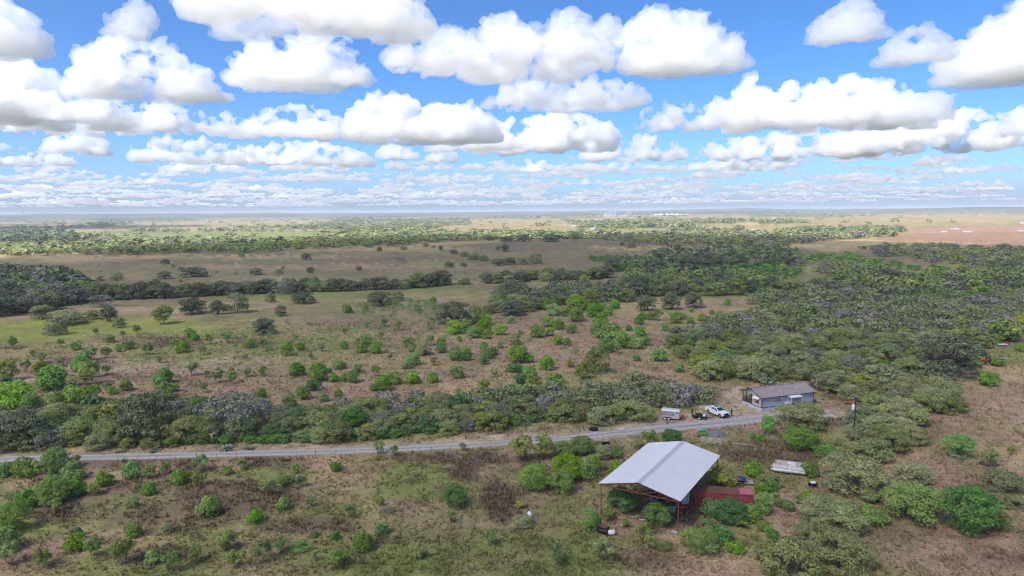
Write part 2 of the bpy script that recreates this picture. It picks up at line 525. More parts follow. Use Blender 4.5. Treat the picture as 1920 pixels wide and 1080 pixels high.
def mat_ground(name, fine=1.0):
    m = bpy.data.materials.new(name)
    n, l, b = nodes_of(m)
    at = n.new('ShaderNodeAttribute'); at.attribute_name = 'cover'
    tc = n.new('ShaderNodeNewGeometry')
    def tex(scale, detail, rough=0.6):
        t = n.new('ShaderNodeTexNoise'); t.inputs['Scale'].default_value = scale; t.inputs['Detail'].default_value = detail; t.inputs['Roughness'].default_value = rough
        l.new(tc.outputs['Position'], t.inputs['Vector']); return t
    a = tex(2.6, 4, .7); c = tex(.45, 5, .65); e = tex(.055, 5, .6)
    def rng_(src, lo, hi, f0=.3, f1=.7):
        r = n.new('ShaderNodeMapRange'); r.inputs[1].default_value = f0; r.inputs[2].default_value = f1; r.inputs[3].default_value = lo; r.inputs[4].default_value = hi
        l.new(src.outputs['Fac'], r.inputs[0]); return r
    r1 = rng_(a, .62, 1.38); r2 = rng_(c, .74, 1.26); r3 = rng_(e, .85, 1.15)
    m1 = n.new('ShaderNodeMath'); m1.operation = 'MULTIPLY'; l.new(r1.outputs[0], m1.inputs[0]); l.new(r2.outputs[0], m1.inputs[1])
    m2 = n.new('ShaderNodeMath'); m2.operation = 'MULTIPLY'; l.new(m1.outputs[0], m2.inputs[0]); l.new(r3.outputs[0], m2.inputs[1])
    mx = n.new('ShaderNodeVectorMath'); mx.operation = 'SCALE'; l.new(at.outputs['Color'], mx.inputs[0]); l.new(m2.outputs[0], mx.inputs['Scale'])
    l.new(mx.outputs[0], b.inputs['Base Color'])
    b.inputs['Roughness'].default_value = 0.95
    b.inputs['Specular IOR Level'].default_value = 0.05
    bp = n.new('ShaderNodeBump'); bp.inputs['Strength'].default_value = 0.7; bp.inputs['Distance'].default_value = 0.22 * fine
    l.new(m1.outputs[0], bp.inputs['Height']); l.new(bp.outputs[0], b.inputs['Normal'])
    return m


M_GROUND = mat_ground('ground_cover')


def add_attr(me, name, rgb):
    at = me.attributes.new(name, 'FLOAT_COLOR', 'POINT')
    a = np.ones((len(rgb), 4), np.float32); a[:, :3] = rgb
    at.data.foreach_set('color', a.ravel())


def build_ground():
    az = np.concatenate([np.radians(np.linspace(-47, 47, 350)), np.radians(np.linspace(50, 310, 53))])
    ys = np.arange(1290, 404, -2.3)
    r = CAM_H * FPX / (ys - 397)
    r = np.concatenate([[4, 20, 40, 55], r, np.arange(r[-1] + 400, 26000, 420), [28000, 34000, 42000, 52000, 60000]])
    R, A = np.meshgrid(r, az, indexing='ij')
    X, Y = R * np.sin(A), R * np.cos(A)
    Z = zt(X, Y)
    nr, na = R.shape
    idx = np.arange(nr * na).reshape(nr, na)
    nx = np.roll(idx, -1, axis=1)
    f = np.stack([idx[:-1], nx[:-1], nx[1:], idx[1:]], -1).reshape(-1, 4)
    f = f[:, ::-1]
    V = np.stack([X, Y, Z], -1).reshape(-1, 3)
    me = mesh_from('ground', V, f, [M_GROUND], smooth=True)
    add_attr(me, 'cover', cover(V[:, 0], V[:, 1]).clip(.01, .9))
    return tag(link('ground', me), kind='structure')


ground = build_ground()


def build_road():
    m = bpy.data.materials.new('gravel')
    n, l, b = nodes_of(m)
    g = n.new('ShaderNodeNewGeometry')
    t = n.new('ShaderNodeTexNoise'); t.inputs['Scale'].default_value = 1.3; t.inputs['Detail'].default_value = 8; t.inputs['Roughness'].default_value = .75
    l.new(g.outputs['Position'], t.inputs['Vector'])
    cr = n.new('ShaderNodeValToRGB'); cr.color_ramp.elements[0].position = .3; cr.color_ramp.elements[0].color = (.225, .205, .19, 1); cr.color_ramp.elements[1].position = .7; cr.color_ramp.elements[1].color = (.41, .375, .345, 1)
    at = n.new('ShaderNodeAttribute'); at.attribute_name = 'cover'
    mx = n.new('ShaderNodeMix'); mx.data_type = 'RGBA'; mx.blend_type = 'MULTIPLY'; mx.inputs['Factor'].default_value = 1
    l.new(t.outputs['Fac'], cr.inputs[0]); l.new(cr.outputs[0], mx.inputs[6]); l.new(at.outputs['Color'], mx.inputs[7]); l.new(mx.outputs[2], b.inputs['Base Color'])
    b.inputs['Roughness'].default_value = .95; b.inputs['Specular IOR Level'].default_value = .1
    bp = n.new('ShaderNodeBump'); bp.inputs['Strength'].default_value = .5; bp.inputs['Distance'].default_value = .05
    l.new(t.outputs['Fac'], bp.inputs['Height']); l.new(bp.outputs[0], b.inputs['Normal'])
    pts = [Vector((p.x, p.y, 0)) for p in ROAD]
    fine = []
    for a, c in zip(pts[:-1], pts[1:]):
        k = max(2, int((c - a).length / 0.8))
        fine += [a.lerp(c, i / k) for i in range(k)]
    fine.append(pts[-1])
    P = np.array([(p.x, p.y) for p in fine])
    for _ in range(12):
        P[1:-1] = (P[:-2] + 2 * P[1:-1] + P[2:]) / 4
    T = np.gradient(P, axis=0); T /= np.linalg.norm(T, axis=1)[:, None]
    N = np.stack([-T[:, 1], T[:, 0]], -1)
    s = np.arange(len(P)) * .8
    u = np.array([-1, -.8, -.55, -.3, 0, .3, .55, .8, 1.0])
    wid = 1.65 + 1.15 * sst(60, 120, P[:, 0] + 60)
    edge = 1 + .34 * (noise2(s / 2.5, s * 0, 5) - .5) + .1 * (noise2(s / .9, s * 0, 6) - .5)
    V = []; C = []
    for j, uu in enumerate(u):
        q = P + N * (uu * wid * edge)[:, None]
        z = .018 + .03 * (1 - uu * uu) - .02 * np.exp(-((abs(uu) - .5) / .13) ** 2)
        V.append(np.column_stack([q, np.full(len(q), z)]))
        sh = 1.0 - .24 * (abs(uu) < .1) + .14 * (abs(abs(uu) - .55) < .1) - .14 * (abs(uu) > .9)
        C.append(np.outer(sh * (.85 + .3 * noise2(s / 6, s * 0 + j * 3.3, 9)), [1, 1, 1]))
    V = np.stack(V, 1); C = np.stack(C, 1)
    idx = np.arange(len(P) * len(u)).reshape(len(P), len(u))
    f = np.stack([idx[:-1, :-1], idx[1:, :-1], idx[1:, 1:], idx[:-1, 1:]], -1).reshape(-1, 4)[:, ::-1]
    me = mesh_from('road', V.reshape(-1, 3), f, [m], smooth=True)
    add_attr(me, 'cover', C.reshape(-1, 3))
    return tag(link('road', me), kind='structure')


build_road()


def build_haze():
    m = bpy.data.materials.new('haze_air')
    m.use_nodes = True
    n, l = m.node_tree.nodes, m.node_tree.links
    n.clear()
    v = n.new('ShaderNodeVolumePrincipled')
    v.inputs['Color'].default_value = (.74, .85, 1.0, 1)
    v.inputs['Density'].default_value = 0.000078
    v.inputs['Anisotropy'].default_value = 0.0
    o = n.new('ShaderNodeOutputMaterial'); l.new(v.outputs[0], o.inputs['Volume'])
    s, z0, z1 = 61000.0, -16.0, 112.0
    V = [(x, y, z) for z in (z0, z1) for y in (-s, s) for x in (-s, s)]
    F = [(0, 2, 3, 1), (4, 5, 7, 6), (0, 1, 5, 4), (1, 3, 7, 5), (3, 2, 6, 7), (2, 0, 4, 6)]
    o = link('haze', mesh_from('haze', V, F, [m]))
    tag(o, 'thin blue haze over the far country', 'haze', kind='stuff')


build_haze()
print('land', time.time() - T0)
# ------------------------------------------------------------------ vegetation prototypes
def mat_leaf(name, dark, light, hue=.02, val=.3, transl=.24):
    m = bpy.data.materials.new(name)
    n, l, b = nodes_of(m)
    at = n.new('ShaderNodeAttribute'); at.attribute_name = 'tint'
    mx = n.new('ShaderNodeMix'); mx.data_type = 'RGBA'
    mx.inputs[6].default_value = (*dark, 1); mx.inputs[7].default_value = (*light, 1)
    l.new(at.outputs['Fac'], mx.inputs['Factor'])
    oi = n.new('ShaderNodeObjectInfo')
    hs = n.new('ShaderNodeHueSaturation')
    def mr(lo, hi, src):
        r = n.new('ShaderNodeMapRange'); r.inputs[3].default_value = lo; r.inputs[4].default_value = hi; l.new(src, r.inputs[0]); return r
    r1 = mr(.5 - hue, .5 + hue, oi.outputs['Random'])
    mm = n.new('ShaderNodeMath'); mm.operation = 'MULTIPLY'; mm.inputs[1].default_value = 7.31; l.new(oi.outputs['Random'], mm.inputs[0])
    fr = n.new('ShaderNodeMath'); fr.operation = 'FRACT'; l.new(mm.outputs[0], fr.inputs[0])
    r2 = mr(1 - val, 1 + val, fr.outputs[0])
    mm3 = n.new('ShaderNodeMath'); mm3.operation = 'MULTIPLY'; mm3.inputs[1].default_value = 23.7; l.new(oi.outputs['Random'], mm3.inputs[0])
    fr3 = n.new('ShaderNodeMath'); fr3.operation = 'FRACT'; l.new(mm3.outputs[0], fr3.inputs[0])
    r3 = mr(.82, 1.12, fr3.outputs[0])
    l.new(r1.outputs[0], hs.inputs['Hue']); l.new(r2.outputs[0], hs.inputs['Value']); l.new(r3.outputs[0], hs.inputs['Saturation']); l.new(mx.outputs[2], hs.inputs['Color'])
    l.new(hs.outputs[0], b.inputs['Base Color'])
    b.inputs['Roughness'].default_value = .7; b.inputs['Specular IOR Level'].default_value = .18
    tr = n.new('ShaderNodeBsdfTranslucent'); l.new(hs.outputs[0], tr.inputs['Color'])
    ms = n.new('ShaderNodeMixShader'); ms.inputs[0].default_value = transl
    out = n['Material Output']
    l.new(b.outputs[0], ms.inputs[1]); l.new(tr.outputs[0], ms.inputs[2]); l.new(ms.outputs[0], out.inputs['Surface'])
    return m


def mat_plain(name, rgb, rough=.6, metal=0.0, spec=.3, var=.0, scale=6.0, rgb2=None, bump=0.0):
    m = bpy.data.materials.new(name)
    n, l, b = nodes_of(m)
    b.inputs['Roughness'].default_value = rough; b.inputs['Metallic'].default_value = metal; b.inputs['Specular IOR Level'].default_value = spec
    if rgb2 is None:
        rgb2 = tuple(max(0, c * (1 - var)) for c in rgb)
    tcn = n.new('ShaderNodeTexCoord')
    t = n.new('ShaderNodeTexNoise'); t.inputs['Scale'].default_value = scale; t.inputs['Detail'].default_value = 5; t.inputs['Roughness'].default_value = .65
    l.new(tcn.outputs['Object'], t.inputs['Vector'])
    r = n.new('ShaderNodeMapRange'); r.inputs[1].default_value = .35; r.inputs[2].default_value = .65; l.new(t.outputs['Fac'], r.inputs[0])
    mx = n.new('ShaderNodeMix'); mx.data_type = 'RGBA'; mx.inputs[6].default_value = (*rgb, 1); mx.inputs[7].default_value = (*rgb2, 1)
    l.new(r.outputs[0], mx.inputs['Factor']); l.new(mx.outputs[2], b.inputs['Base Color'])
    if bump:
        bp = n.new('ShaderNodeBump'); bp.inputs['Strength'].default_value = .6; bp.inputs['Distance'].default_value = bump
        l.new(t.outputs['Fac'], bp.inputs['Height']); l.new(bp.outputs[0], b.inputs['Normal'])
    return m


M_BRIGHT = mat_leaf('bush_leaf', (.115, .21, .034), (.28, .44, .08), .018, .2)
M_DEEP = mat_leaf('deep_green_leaf', (.072, .155, .033), (.165, .31, .07), .015, .2)
M_PALE = mat_leaf('pale_sapling_leaf', (.16, .225, .055), (.31, .40, .11), .02, .2, .28)
M_YELLOW = mat_leaf('yellow_green_leaf', (0.161, 0.192, 0.037), (0.335, 0.373, 0.087), .02, .2)
M_OLIVE = mat_leaf('olive_brush_leaf', (0.177, 0.2, 0.074), (0.376, 0.397, 0.161), .018, .22)
M_BRUSHG = mat_leaf('brush_green_leaf', (0.14, 0.177, 0.056), (0.304, 0.355, 0.12), .02, .25)
M_OAK = mat_leaf('oak_leaf', (0.089, 0.106, 0.058), (0.198, 0.224, 0.121), .012, .2, .12)
M_GREYL = mat_leaf('grey_brush_leaf', (0.139, 0.139, 0.108), (0.285, 0.277, 0.213), .015, .2, .1)
M_BARK = mat_plain('bark', (.13, .105, .085), .9, var=.35, scale=9, bump=.02)
M_DEAD = mat_plain('dead_wood', (.28, .255, .24), .9, var=.3, scale=7)
M_CACTUS = mat_leaf('cactus_pad', (.10, .15, .09), (.19, .25, .16), .01, .15, .0)


def tubes(segs, sides=5):
    """segs: list of (p0, p1, r0, r1) -> verts, faces (quads)"""
    V, F = [], []
    for p0, p1, r0, r1 in segs:
        a = np.asarray(p0, float); b = np.asarray(p1, float)
        d = b - a; L = np.linalg.norm(d) + 1e-9; d = d / L
        t = np.cross(d, [0.3, 0.2, 1.0]) if abs(d[2]) < .9 else np.cross(d, [1.0, .1, 0])
        t /= np.linalg.norm(t); s = np.cross(d, t)
        o = len(V)
        for k in range(sides):
            an = 2 * math.pi * k / sides
            V.append(a + (t * math.cos(an) + s * math.sin(an)) * r0)
        for k in range(sides):
            an = 2 * math.pi * k / sides
            V.append(b + (t * math.cos(an) + s * math.sin(an)) * r1)
        for k in range(sides):
            k2 = (k + 1) % sides
            F.append((o + k, o + k2, o + sides + k2, o + sides + k))
    return np.array(V), np.array(F)


def leaves(P, N, size, r, stretch=1.5):
    n = len(P)
    N = N + r.normal(0, .55, (n, 3)); N /= np.linalg.norm(N, axis=1)[:, None]
    t = np.cross(N, r.normal(0, 1, (n, 3))); t /= np.linalg.norm(t, axis=1)[:, None] + 1e-9
    b = np.cross(N, t)
    s = (size * r.uniform(.6, 1.35, n))[:, None]
    V = np.stack([P - t * s * .5 * stretch, P - b * s * .42 + N * s * .12, P + t * s * .5 * stretch, P + b * s * .42 + N * s * .12], 1)
    return V.reshape(-1, 3), np.arange(n * 4).reshape(n, 4)


def crown_points(lobes, n, r, shell=.72, up=.25):
    """points on the outer parts of overlapping lobes (cx,cy,cz,rx,rz)"""
    L = np.array(lobes)
    w = L[:, 3] ** 2; w = w / w.sum()
    k = r.choice(len(L), n * 2, p=w)
    d = r.normal(0, 1, (n * 2, 3)); d /= np.linalg.norm(d, axis=1)[:, None]
    d[:, 2] = np.where(d[:, 2] < -.35, -d[:, 2], d[:, 2])
    rad = shell + (1.06 - shell) * r.random(n * 2) ** .6
    P = L[k, :3] + d * rad[:, None] * np.column_stack([L[k, 3], L[k, 3], L[k, 4]])
    inside = np.zeros(len(P))
    for q in L:
        e = ((P - q[:3]) / np.array([q[3], q[3], q[4]]))
        inside = np.maximum(inside, (np.linalg.norm(e, axis=1) < .62) * 1.0)
    keep = (inside < .5) | (r.random(len(P)) < .12)
    P, d, k = P[keep][:n], d[keep][:n], k[keep][:n]
    return P, d, k


def put_tint(me, t):
    a = me.attributes.new('tint', 'FLOAT', 'POINT')
    a.data.foreach_set('value', np.asarray(t, np.float32))


def crown_mesh(name, lobes, n, size, mat, r, stretch=1.5, shell=.72, tint0=.5, asp=.66):
    P, N, k = crown_points(lobes, n, r, shell)
    lt = r.uniform(-.22, .22, len(lobes))
    V, F = leaves(P, N + np.array([0, 0, .25]), size, r, stretch)
    Q = np.repeat(P, 4, axis=0); V = Q + (V - Q) * np.array([1, 1, 1 / asp])
    me = mesh_from(name, V, F, [mat])
    tv = np.clip(tint0 + lt[k] + r.normal(0, .16, len(P)), 0, 1)
    put_tint(me, np.repeat(tv, 4))
    return me


def lobes_round(r, n, rad=.27, flat=.9, zc=.5, zr=.38, rr=.36):
    L = []
    for i in range(n):
        d = r.normal(0, 1, 3); d /= np.linalg.norm(d)
        q = r.uniform(.55, 1)
        L.append((d[0] * rr * q, d[1] * rr * q, zc + d[2] * zr * q, rad * r.uniform(.6, 1.1) * .72, rad * flat * r.uniform(.6, 1.1) * .72))
    return L


def lobes_dome(r, n, rad=.2, z0=.42, z1=.84, rr=.4, skirt=0.0):
    L = []
    for i in range(n):
        a = r.uniform(0, 6.283); q = math.sqrt(r.uniform(0, 1)) * rr
        top = z0 + (z1 - z0) * max(0, 1 - (q / (rr * 1.1)) ** 2.4) ** .6
        z = top if r.random() < .72 else r.uniform(z0 * .8, top)
        s = rad * r.uniform(.55, 1.2)
        L.append((q * math.cos(a), q * math.sin(a), z, s, s * .85))
    for i in range(int(n * skirt)):
        a = r.uniform(0, 6.283); q = rr * r.uniform(.75, 1.02)
        s = rad * r.uniform(.55, .95)
        L.append((q * math.cos(a), q * math.sin(a), r.uniform(.12, z0 + .08), s, s))
    return L


def branch_mesh(name, lobes, r, mat, rbase=.045, fork=.22, stems=3, sides=5, spread=.07):
    segs = []
    st = []
    for s in range(stems):
        a = s * 6.283 / stems + r.uniform(-.5, .5)
        p0 = np.array([math.cos(a) * spread * .4, math.sin(a) * spread * .4, -.02])
        p1 = np.array([math.cos(a) * spread * 1.6, math.sin(a) * spread * 1.6, fork * r.uniform(.8, 1.2)])
        rb = rbase * r.uniform(.7, 1.0) / math.sqrt(stems) * 1.3
        mid = (p0 + p1) / 2 + r.normal(0, .02, 3) * [1, 1, 0]
        segs += [(p0, mid, rb * 1.2, rb * .9), (mid, p1, rb * .9, rb * .72)]
        st.append((p1, rb * .72))
    for q in lobes:
        e = np.array(q[:3]) + np.array([0, 0, q[4] * .2])
        p, rb = min(st, key=lambda s_: np.linalg.norm(s_[0][:2] - e[:2]) + r.uniform(0, .12))
        m1 = p + (e - p) * .5 + r.normal(0, .035, 3)
        segs += [(p, m1, rb * .6, rb * .38), (m1, e, rb * .38, rb * .12)]
    V, F = tubes(segs, sides)
    return mesh_from(name, V, F, [mat], smooth=True)


def dead_mesh(name, r, mat, levels=4, stems=3, thick=.026, spread=.85):
    segs = []
    def grow(p, d, L, rad, lv):
        e = p + d * L
        m = (p + e) / 2 + r.normal(0, .07 * L, 3)
        segs.append((p, m, rad, rad * .8)); segs.append((m, e, rad * .8, rad * .6))
        if lv == 0:
            return
        for k in range(3 if lv > 1 else 4):
            nd = d + r.normal(0, spread * .6, 3); nd[2] += .06
            nd /= np.linalg.norm(nd)
            grow(m + (e - m) * r.uniform(.1, 1), nd, L * r.uniform(.5, .78), max(rad * .56, .0045), lv - 1)
    for s in range(stems):
        a = r.uniform(0, 6.283)
        d = np.array([math.cos(a) * .45, math.sin(a) * .45, 1.0]); d /= np.linalg.norm(d)
        grow(np.array([d[0] * .03, d[1] * .03, -.02]), d, .36, thick, levels - 1)
    V, F = tubes(segs, 3)
    zmax = V[:, 2].max()
    V = V / zmax
    return mesh_from(name, V, F, [mat])


PROTO = {}


def proto(kind, crown, trunk):
    PROTO.setdefault(kind, []).append((crown, trunk))


for i in range(4):
    r = np.random.default_rng(10 + i)
    lb = lobes_round(r, 24, .36, .95, .43, .36, .31) + lobes_dome(r, 6, .16, .1, .2, .36)
    proto('bright', crown_mesh('crown', lb, 1900, .052, M_BRIGHT, r, 1.8, asp=.9), branch_mesh('trunk', lb[:10], r, M_BARK, .03, .12, 4, 4))
    r = np.random.default_rng(20 + i)
    lb = lobes_round(r, 22, .36, .9, .42, .35, .32) + lobes_dome(r, 6, .16, .1, .2, .36)
    proto('deep', crown_mesh('crown', lb, 1800, .052, M_DEEP, r, 1.7, asp=.85), branch_mesh('trunk', lb[:10], r, M_BARK, .03, .12, 4, 4))
for i in range(2):                                # large trees of the same kinds: finer leaves
    r = np.random.default_rng(110 + i)
    lb = lobes_round(r, 60, .20, .9, .48, .42, .41) + lobes_dome(r, 26, .12, .3, .9, .40)
    proto('bigbright', crown_mesh('crown', lb, 9000, .021, M_BRIGHT, r, 1.8, asp=.75), branch_mesh('trunk', lb[:26], r, M_BARK, .035, .16, 3, 5))
    proto('bigdeep', crown_mesh('crown', lb, 8000, .021, M_DEEP, r, 2.2, .6, asp=.75), branch_mesh('trunk', lb[:26], r, M_BARK, .035, .16, 3, 5))
    r = np.random.default_rng(120 + i)
    lb = lobes_dome(r, 60, .12, .24, .86, .41, .6)
    proto('bigolive', crown_mesh('crown', lb, 9500, .021, M_OLIVE, r, 1.7), branch_mesh('trunk', lb[:40], r, M_BARK, .03, .2, 5))
for i in range(4):
    r = np.random.default_rng(30 + i)
    lb = lobes_round(r, 15, .24, 1.1, .6, .34, .36)
    proto('pale', crown_mesh('crown', lb, 900, .05, M_PALE, r, 2.6, .35, asp=1), branch_mesh('trunk', lb, r, M_BARK, .026, .15, 5, 4))
    lb = lobes_round(r, 22, .25, 1.0, .52, .4, .36)
    proto('yellow', crown_mesh('crown', lb, 1700, .048, M_YELLOW, r, 1.8, .6, asp=.85), branch_mesh('trunk', lb[:14], r, M_BARK, .03, .14, 4, 4))
for i in range(4):
    r = np.random.default_rng(40 + i)
    lb = lobes_dome(r, 36, .155, .24, .84, .39, .6)
    proto('olive', crown_mesh('crown', lb, 4200, .031, M_OLIVE, r, 1.6), branch_mesh('trunk', lb[:22], r, M_BARK, .035, .2, 4))
    r = np.random.default_rng(50 + i)
    lb = lobes_dome(r, 34, .155, .22, .84, .39, .6)
    proto('brush', crown_mesh('crown', lb, 3800, .032, M_BRUSHG, r, 1.6), branch_mesh('trunk', lb[:20], r, M_BARK, .035, .18, 4))
    r = np.random.default_rng(60 + i)
    lb = lobes_dome(r, 46, .135, .28, .87, .41, .35)
    proto('oak', crown_mesh('crown', lb, 5200, .027, M_OAK, r, 1.5), branch_mesh('trunk', lb[:36], r, M_BARK, .05, .24, 2))
for i in range(3):
    r = np.random.default_rng(70 + i)
    lb = lobes_dome(r, 20, .17, .26, .82, .39, .5)
    me = dead_mesh('trunk', r, M_DEAD, 5, 3, .022, .95)
    V = np.empty(len(me.vertices) * 3, np.float32); me.vertices.foreach_get('co', V); V = V.reshape(-1, 3)
    rad = np.hypot(V[:, 0], V[:, 1]).max(); V[:, :2] *= .52 / rad; me.vertices.foreach_set('co', V.ravel())
    proto('greybrush', crown_mesh('crown', lb, 1300, .032, M_GREYL, r, 1.6, .5), me)
    r = np.random.default_rng(80 + i)
    me = dead_mesh('branches', r, M_DEAD, 5, 2, .024, .9)
    V = np.empty(len(me.vertices) * 3, np.float32); me.vertices.foreach_get('co', V); V = V.reshape(-1, 3)
    rad = np.hypot(V[:, 0], V[:, 1]).max(); V[:, :2] *= .55 / rad; me.vertices.foreach_set('co', V.ravel())
    proto('dead', None, me)
# prickly pear: flat oval pads joined on edge
for i in range(2):
    r = np.random.default_rng(90 + i)
    V, F, tv = [], [], []
    def pad(c, up, nrm, s):
        t = np.cross(up, nrm); t /= np.linalg.norm(t)
        o = len(V); k = 9
        for sg in (-1, 1):
            for j in range(k):
                a = 2 * math.pi * j / k
                V.append(c + up * s * (.5 + .5 * math.sin(a)) + t * s * .36 * math.cos(a) + nrm * sg * s * .05)
        F.append(tuple(range(o, o + k))[::-1]); F.append(tuple(range(o + k, o + 2 * k)))
        for j in range(k):
            F.append((o + j, o + (j + 1) % k, o + k + (j + 1) % k, o + k + j))
        tv.extend([r.uniform(.2, .9)] * (2 * k))
        return c + up * s
    for q in range(26):
        a = r.uniform(0, 6.28); q0 = r.uniform(0, .42)
        c = np.array([math.cos(a) * q0, math.sin(a) * q0, -.03]); u = np.array([math.cos(a) * .5, math.sin(a) * .5, 1.0]) + r.normal(0, .25, 3)
        for s in range(3):
            u = u / np.linalg.norm(u); nm = np.cross(u, r.normal(0, 1, 3)); nm /= np.linalg.norm(nm)
            c = pad(c, u, nm, r.uniform(.26, .36))
            u = u + r.normal(0, .4, 3); u[2] = abs(u[2])
    me = mesh_from('pads', V, F, [M_CACTUS]); put_tint(me, tv)
    proto('cactus', None, me)

# joined single-mesh versions for things too small to show parts
SINGLE = {}
for kd, lst in PROTO.items():
    for cr, tr in lst:
        if cr is None:
            SINGLE.setdefault(kd, []).append(tr); continue
        def arr(me):
            v = np.empty(len(me.vertices) * 3, np.float32); me.vertices.foreach_get('co', v)
            f = np.empty(len(me.loops), np.int32); me.loops.foreach_get('vertex_index', f)
            return v.reshape(-1, 3), f.reshape(-1, 4)
        v1, f1 = arr(cr); v2, f2 = arr(tr)
        me = mesh_from(kd, np.vstack([v1, v2]), np.vstack([f1, f2 + len(v1)]), [cr.materials[0], tr.materials[0]])
        me.polygons.foreach_set('material_index', np.r_[np.zeros(len(f1), np.int32), np.ones(len(f2), np.int32)])
        tt = np.empty(len(v1), np.float32); cr.attributes['tint'].data.foreach_get('value', tt)
        put_tint(me, np.r_[tt, np.full(len(v2), .5)])
        SINGLE.setdefault(kd, []).append(me)

NAMES = {'bigbright': ('green_tree', 'tree'), 'bigdeep': ('green_tree', 'tree'), 'bigolive': ('olive_brush_tree', 'tree'), 'bright': ('green_bush', 'bush'), 'deep': ('green_bush', 'bush'), 'pale': ('sapling', 'sapling'), 'yellow': ('yellow_green_bush', 'bush'), 'olive': ('olive_brush_tree', 'tree'),
         'brush': ('brush_tree', 'tree'), 'oak': ('oak_tree', 'tree'), 'greybrush': ('grey_brush_tree', 'tree'), 'dead': ('dead_tree', 'tree'), 'cactus': ('prickly_pear', 'cactus')}
_vr = np.random.default_rng(77)
PLANTS = []


def plant(kind, pos, w, h, label, group=None, parts=None, rot=None, var=None):
    if w > (4.6 if kind != 'olive' else 7.5) and math.hypot(pos[0], pos[1]) < 170 and 'big' + kind in PROTO:
        kind = 'big' + kind
    lst = PROTO[kind]
    i = int(_vr.integers(len(lst))) if var is None else var % len(lst)
    rz = _vr.uniform(0, 6.28) if rot is None else rot
    nm, cat = NAMES[kind]
    sc = (w, w * _vr.uniform(.9, 1.1), h)
    if parts is None:
        d = math.hypot(pos[0], pos[1])
        parts = max(w, h) / d * FPX > 24
    cr, tr = lst[i]
    if parts and cr is not None:
        o = link(nm, None, None, pos, rz, sc)
        link('crown', cr, o); link('trunk', tr, o)
    else:
        o = link(nm, SINGLE[kind][i], None, pos, rz, sc)
    tag(o, label, cat, group)
    PLANTS.append(o)
    return o


# ------------------------------------------------------------------ where the plants stand (read off the photograph)
DESC = {'bigbright': 'bright green', 'bigdeep': 'deep green', 'bigolive': 'olive', 'bright': 'bright green', 'deep': 'deep green', 'pale': 'pale airy', 'yellow': 'yellow-green', 'olive': 'olive', 'brush': 'dark olive', 'oak': 'dark', 'greybrush': 'grey', 'dead': 'bare grey', 'cactus': 'grey-green'}
NOUN = {'bigbright': 'tree', 'bigdeep': 'tree', 'bigolive': 'brush tree', 'bright': 'bush', 'deep': 'bush', 'pale': 'sapling', 'yellow': 'bush', 'olive': 'brush tree', 'brush': 'brush tree', 'oak': 'oak tree', 'greybrush': 'half-bare brush tree', 'dead': 'dead tree', 'cactus': 'prickly pear clump'}
MARKS = [  # px, py, phrase: things one can find, used to say where a plant stands
    (1455, 755, 'grey house'), (1600, 800, 'utility pole'), (1345, 775, 'white pickup'), (1256, 780, 'stock trailer'), (1240, 910, 'open metal shelter'), (1385, 930, 'red container'), (1478, 880, 'pontoon boat'),
    (1855, 670, 'red tractor'), (1773, 700, 'great dark oak'), (1713, 960, 'biggest bright green tree'), (1800, 840, 'lone right-field bush'), (440, 790, 'wide silver-grey oak'), (275, 800, 'grey-limbed oak'), (40, 810, 'left-edge dark oak'),
    (850, 930, 'dense round near bush'), (868, 885, 'mauve weed patch'), (990, 968, 'white tank in the grass'), (1115, 808, 'tractor tyre by the road'), (1115, 690, 'tall brown-olive tree'), (965, 640, 'small dark central tree'),
    (850, 600, 'broad silver-grey oak'), (960, 555, 'tallest grey oak'), (1215, 575, 'pair of dark grey oaks'), (712, 565, 'round dark pasture oak'), (495, 620, 'dark oak in the weeds'), (305, 600, 'lone brown-olive tree'), (445, 580, 'pale forked oak'),
    (120, 605, 'low grey-green clump'), (362, 515, 'wide flat-topped oak'), (128, 525, 'spreading pasture oak'), (945, 468, 'lone hillside oak'), (15, 700, 'yellow-green left-edge bush'), (190, 790, 'round yellow-olive tree'), (1535, 540, 'round dark belt oak'),
    (1495, 505, 'tall pale dead belt tree'), (1518, 655, 'crooked white snag'), (1260, 640, 'thicket-tip grey oak'), (1665, 525, 'broad dark brush oak'), (390, 945, 'roundest left-field bush'), (95, 930, 'left-field bush cluster'),
    (640, 720, 'row of clearing bushes'), (150, 690, 'left clearing bush'), (1140, 630, 'largest clearing bush'), (560, 560, 'double-crowned oak'), (1130, 995, 'rusty firebox'), (1600, 1000, 'bottom-edge olive tree'), (190, 560, 'left tree mass'),
]
_lab = []


def auto_label(o, kind, px, py, wpx):
    _lab.append((o, kind, px, py, wpx))


def finish_labels():
    by = {}
    for o, kind, px, py, wpx in _lab:
        m = min(MARKS, key=lambda q: (q[0] - px) ** 2 + ((q[1] - py) * 2.2) ** 2)
        dx, dy = px - m[0], (py - m[1]) * 2.2
        side = ('left of' if dx < 0 else 'right of') if abs(dx) > abs(dy) else ('behind' if dy < 0 else 'in front of')
        sz = 'small' if wpx < 19 else ('mid-sized' if wpx < 34 else 'large')
        by.setdefault((sz, kind, side, m[2]), []).append((dx * dx + dy * dy, o))
    ordn = ['nearest', 'second', 'third', 'fourth', 'fifth', 'sixth', 'seventh', 'eighth', 'ninth', 'tenth', 'eleventh', 'twelfth']
    for (sz, kind, side, m), lst in by.items():
        lst.sort(key=lambda q: q[0])
        base = f'{sz} {DESC[kind]} {NOUN[kind]} {side} the {m}'
        for i, (_d, o) in enumerate(lst):
            lab = base if len(lst) == 1 else (f'{base}, {ordn[i]} away' if i and i < 12 else (f'{base}, nearest one' if i == 0 else f'{base}, farther off'))
            o['label'] = lab
            o['group'] = {'bush': 'green bushes', 'tree': 'brush trees', 'sapling': 'pale saplings', 'cactus': 'prickly pears'}[NAMES[kind][1]] + f' around the {m}'


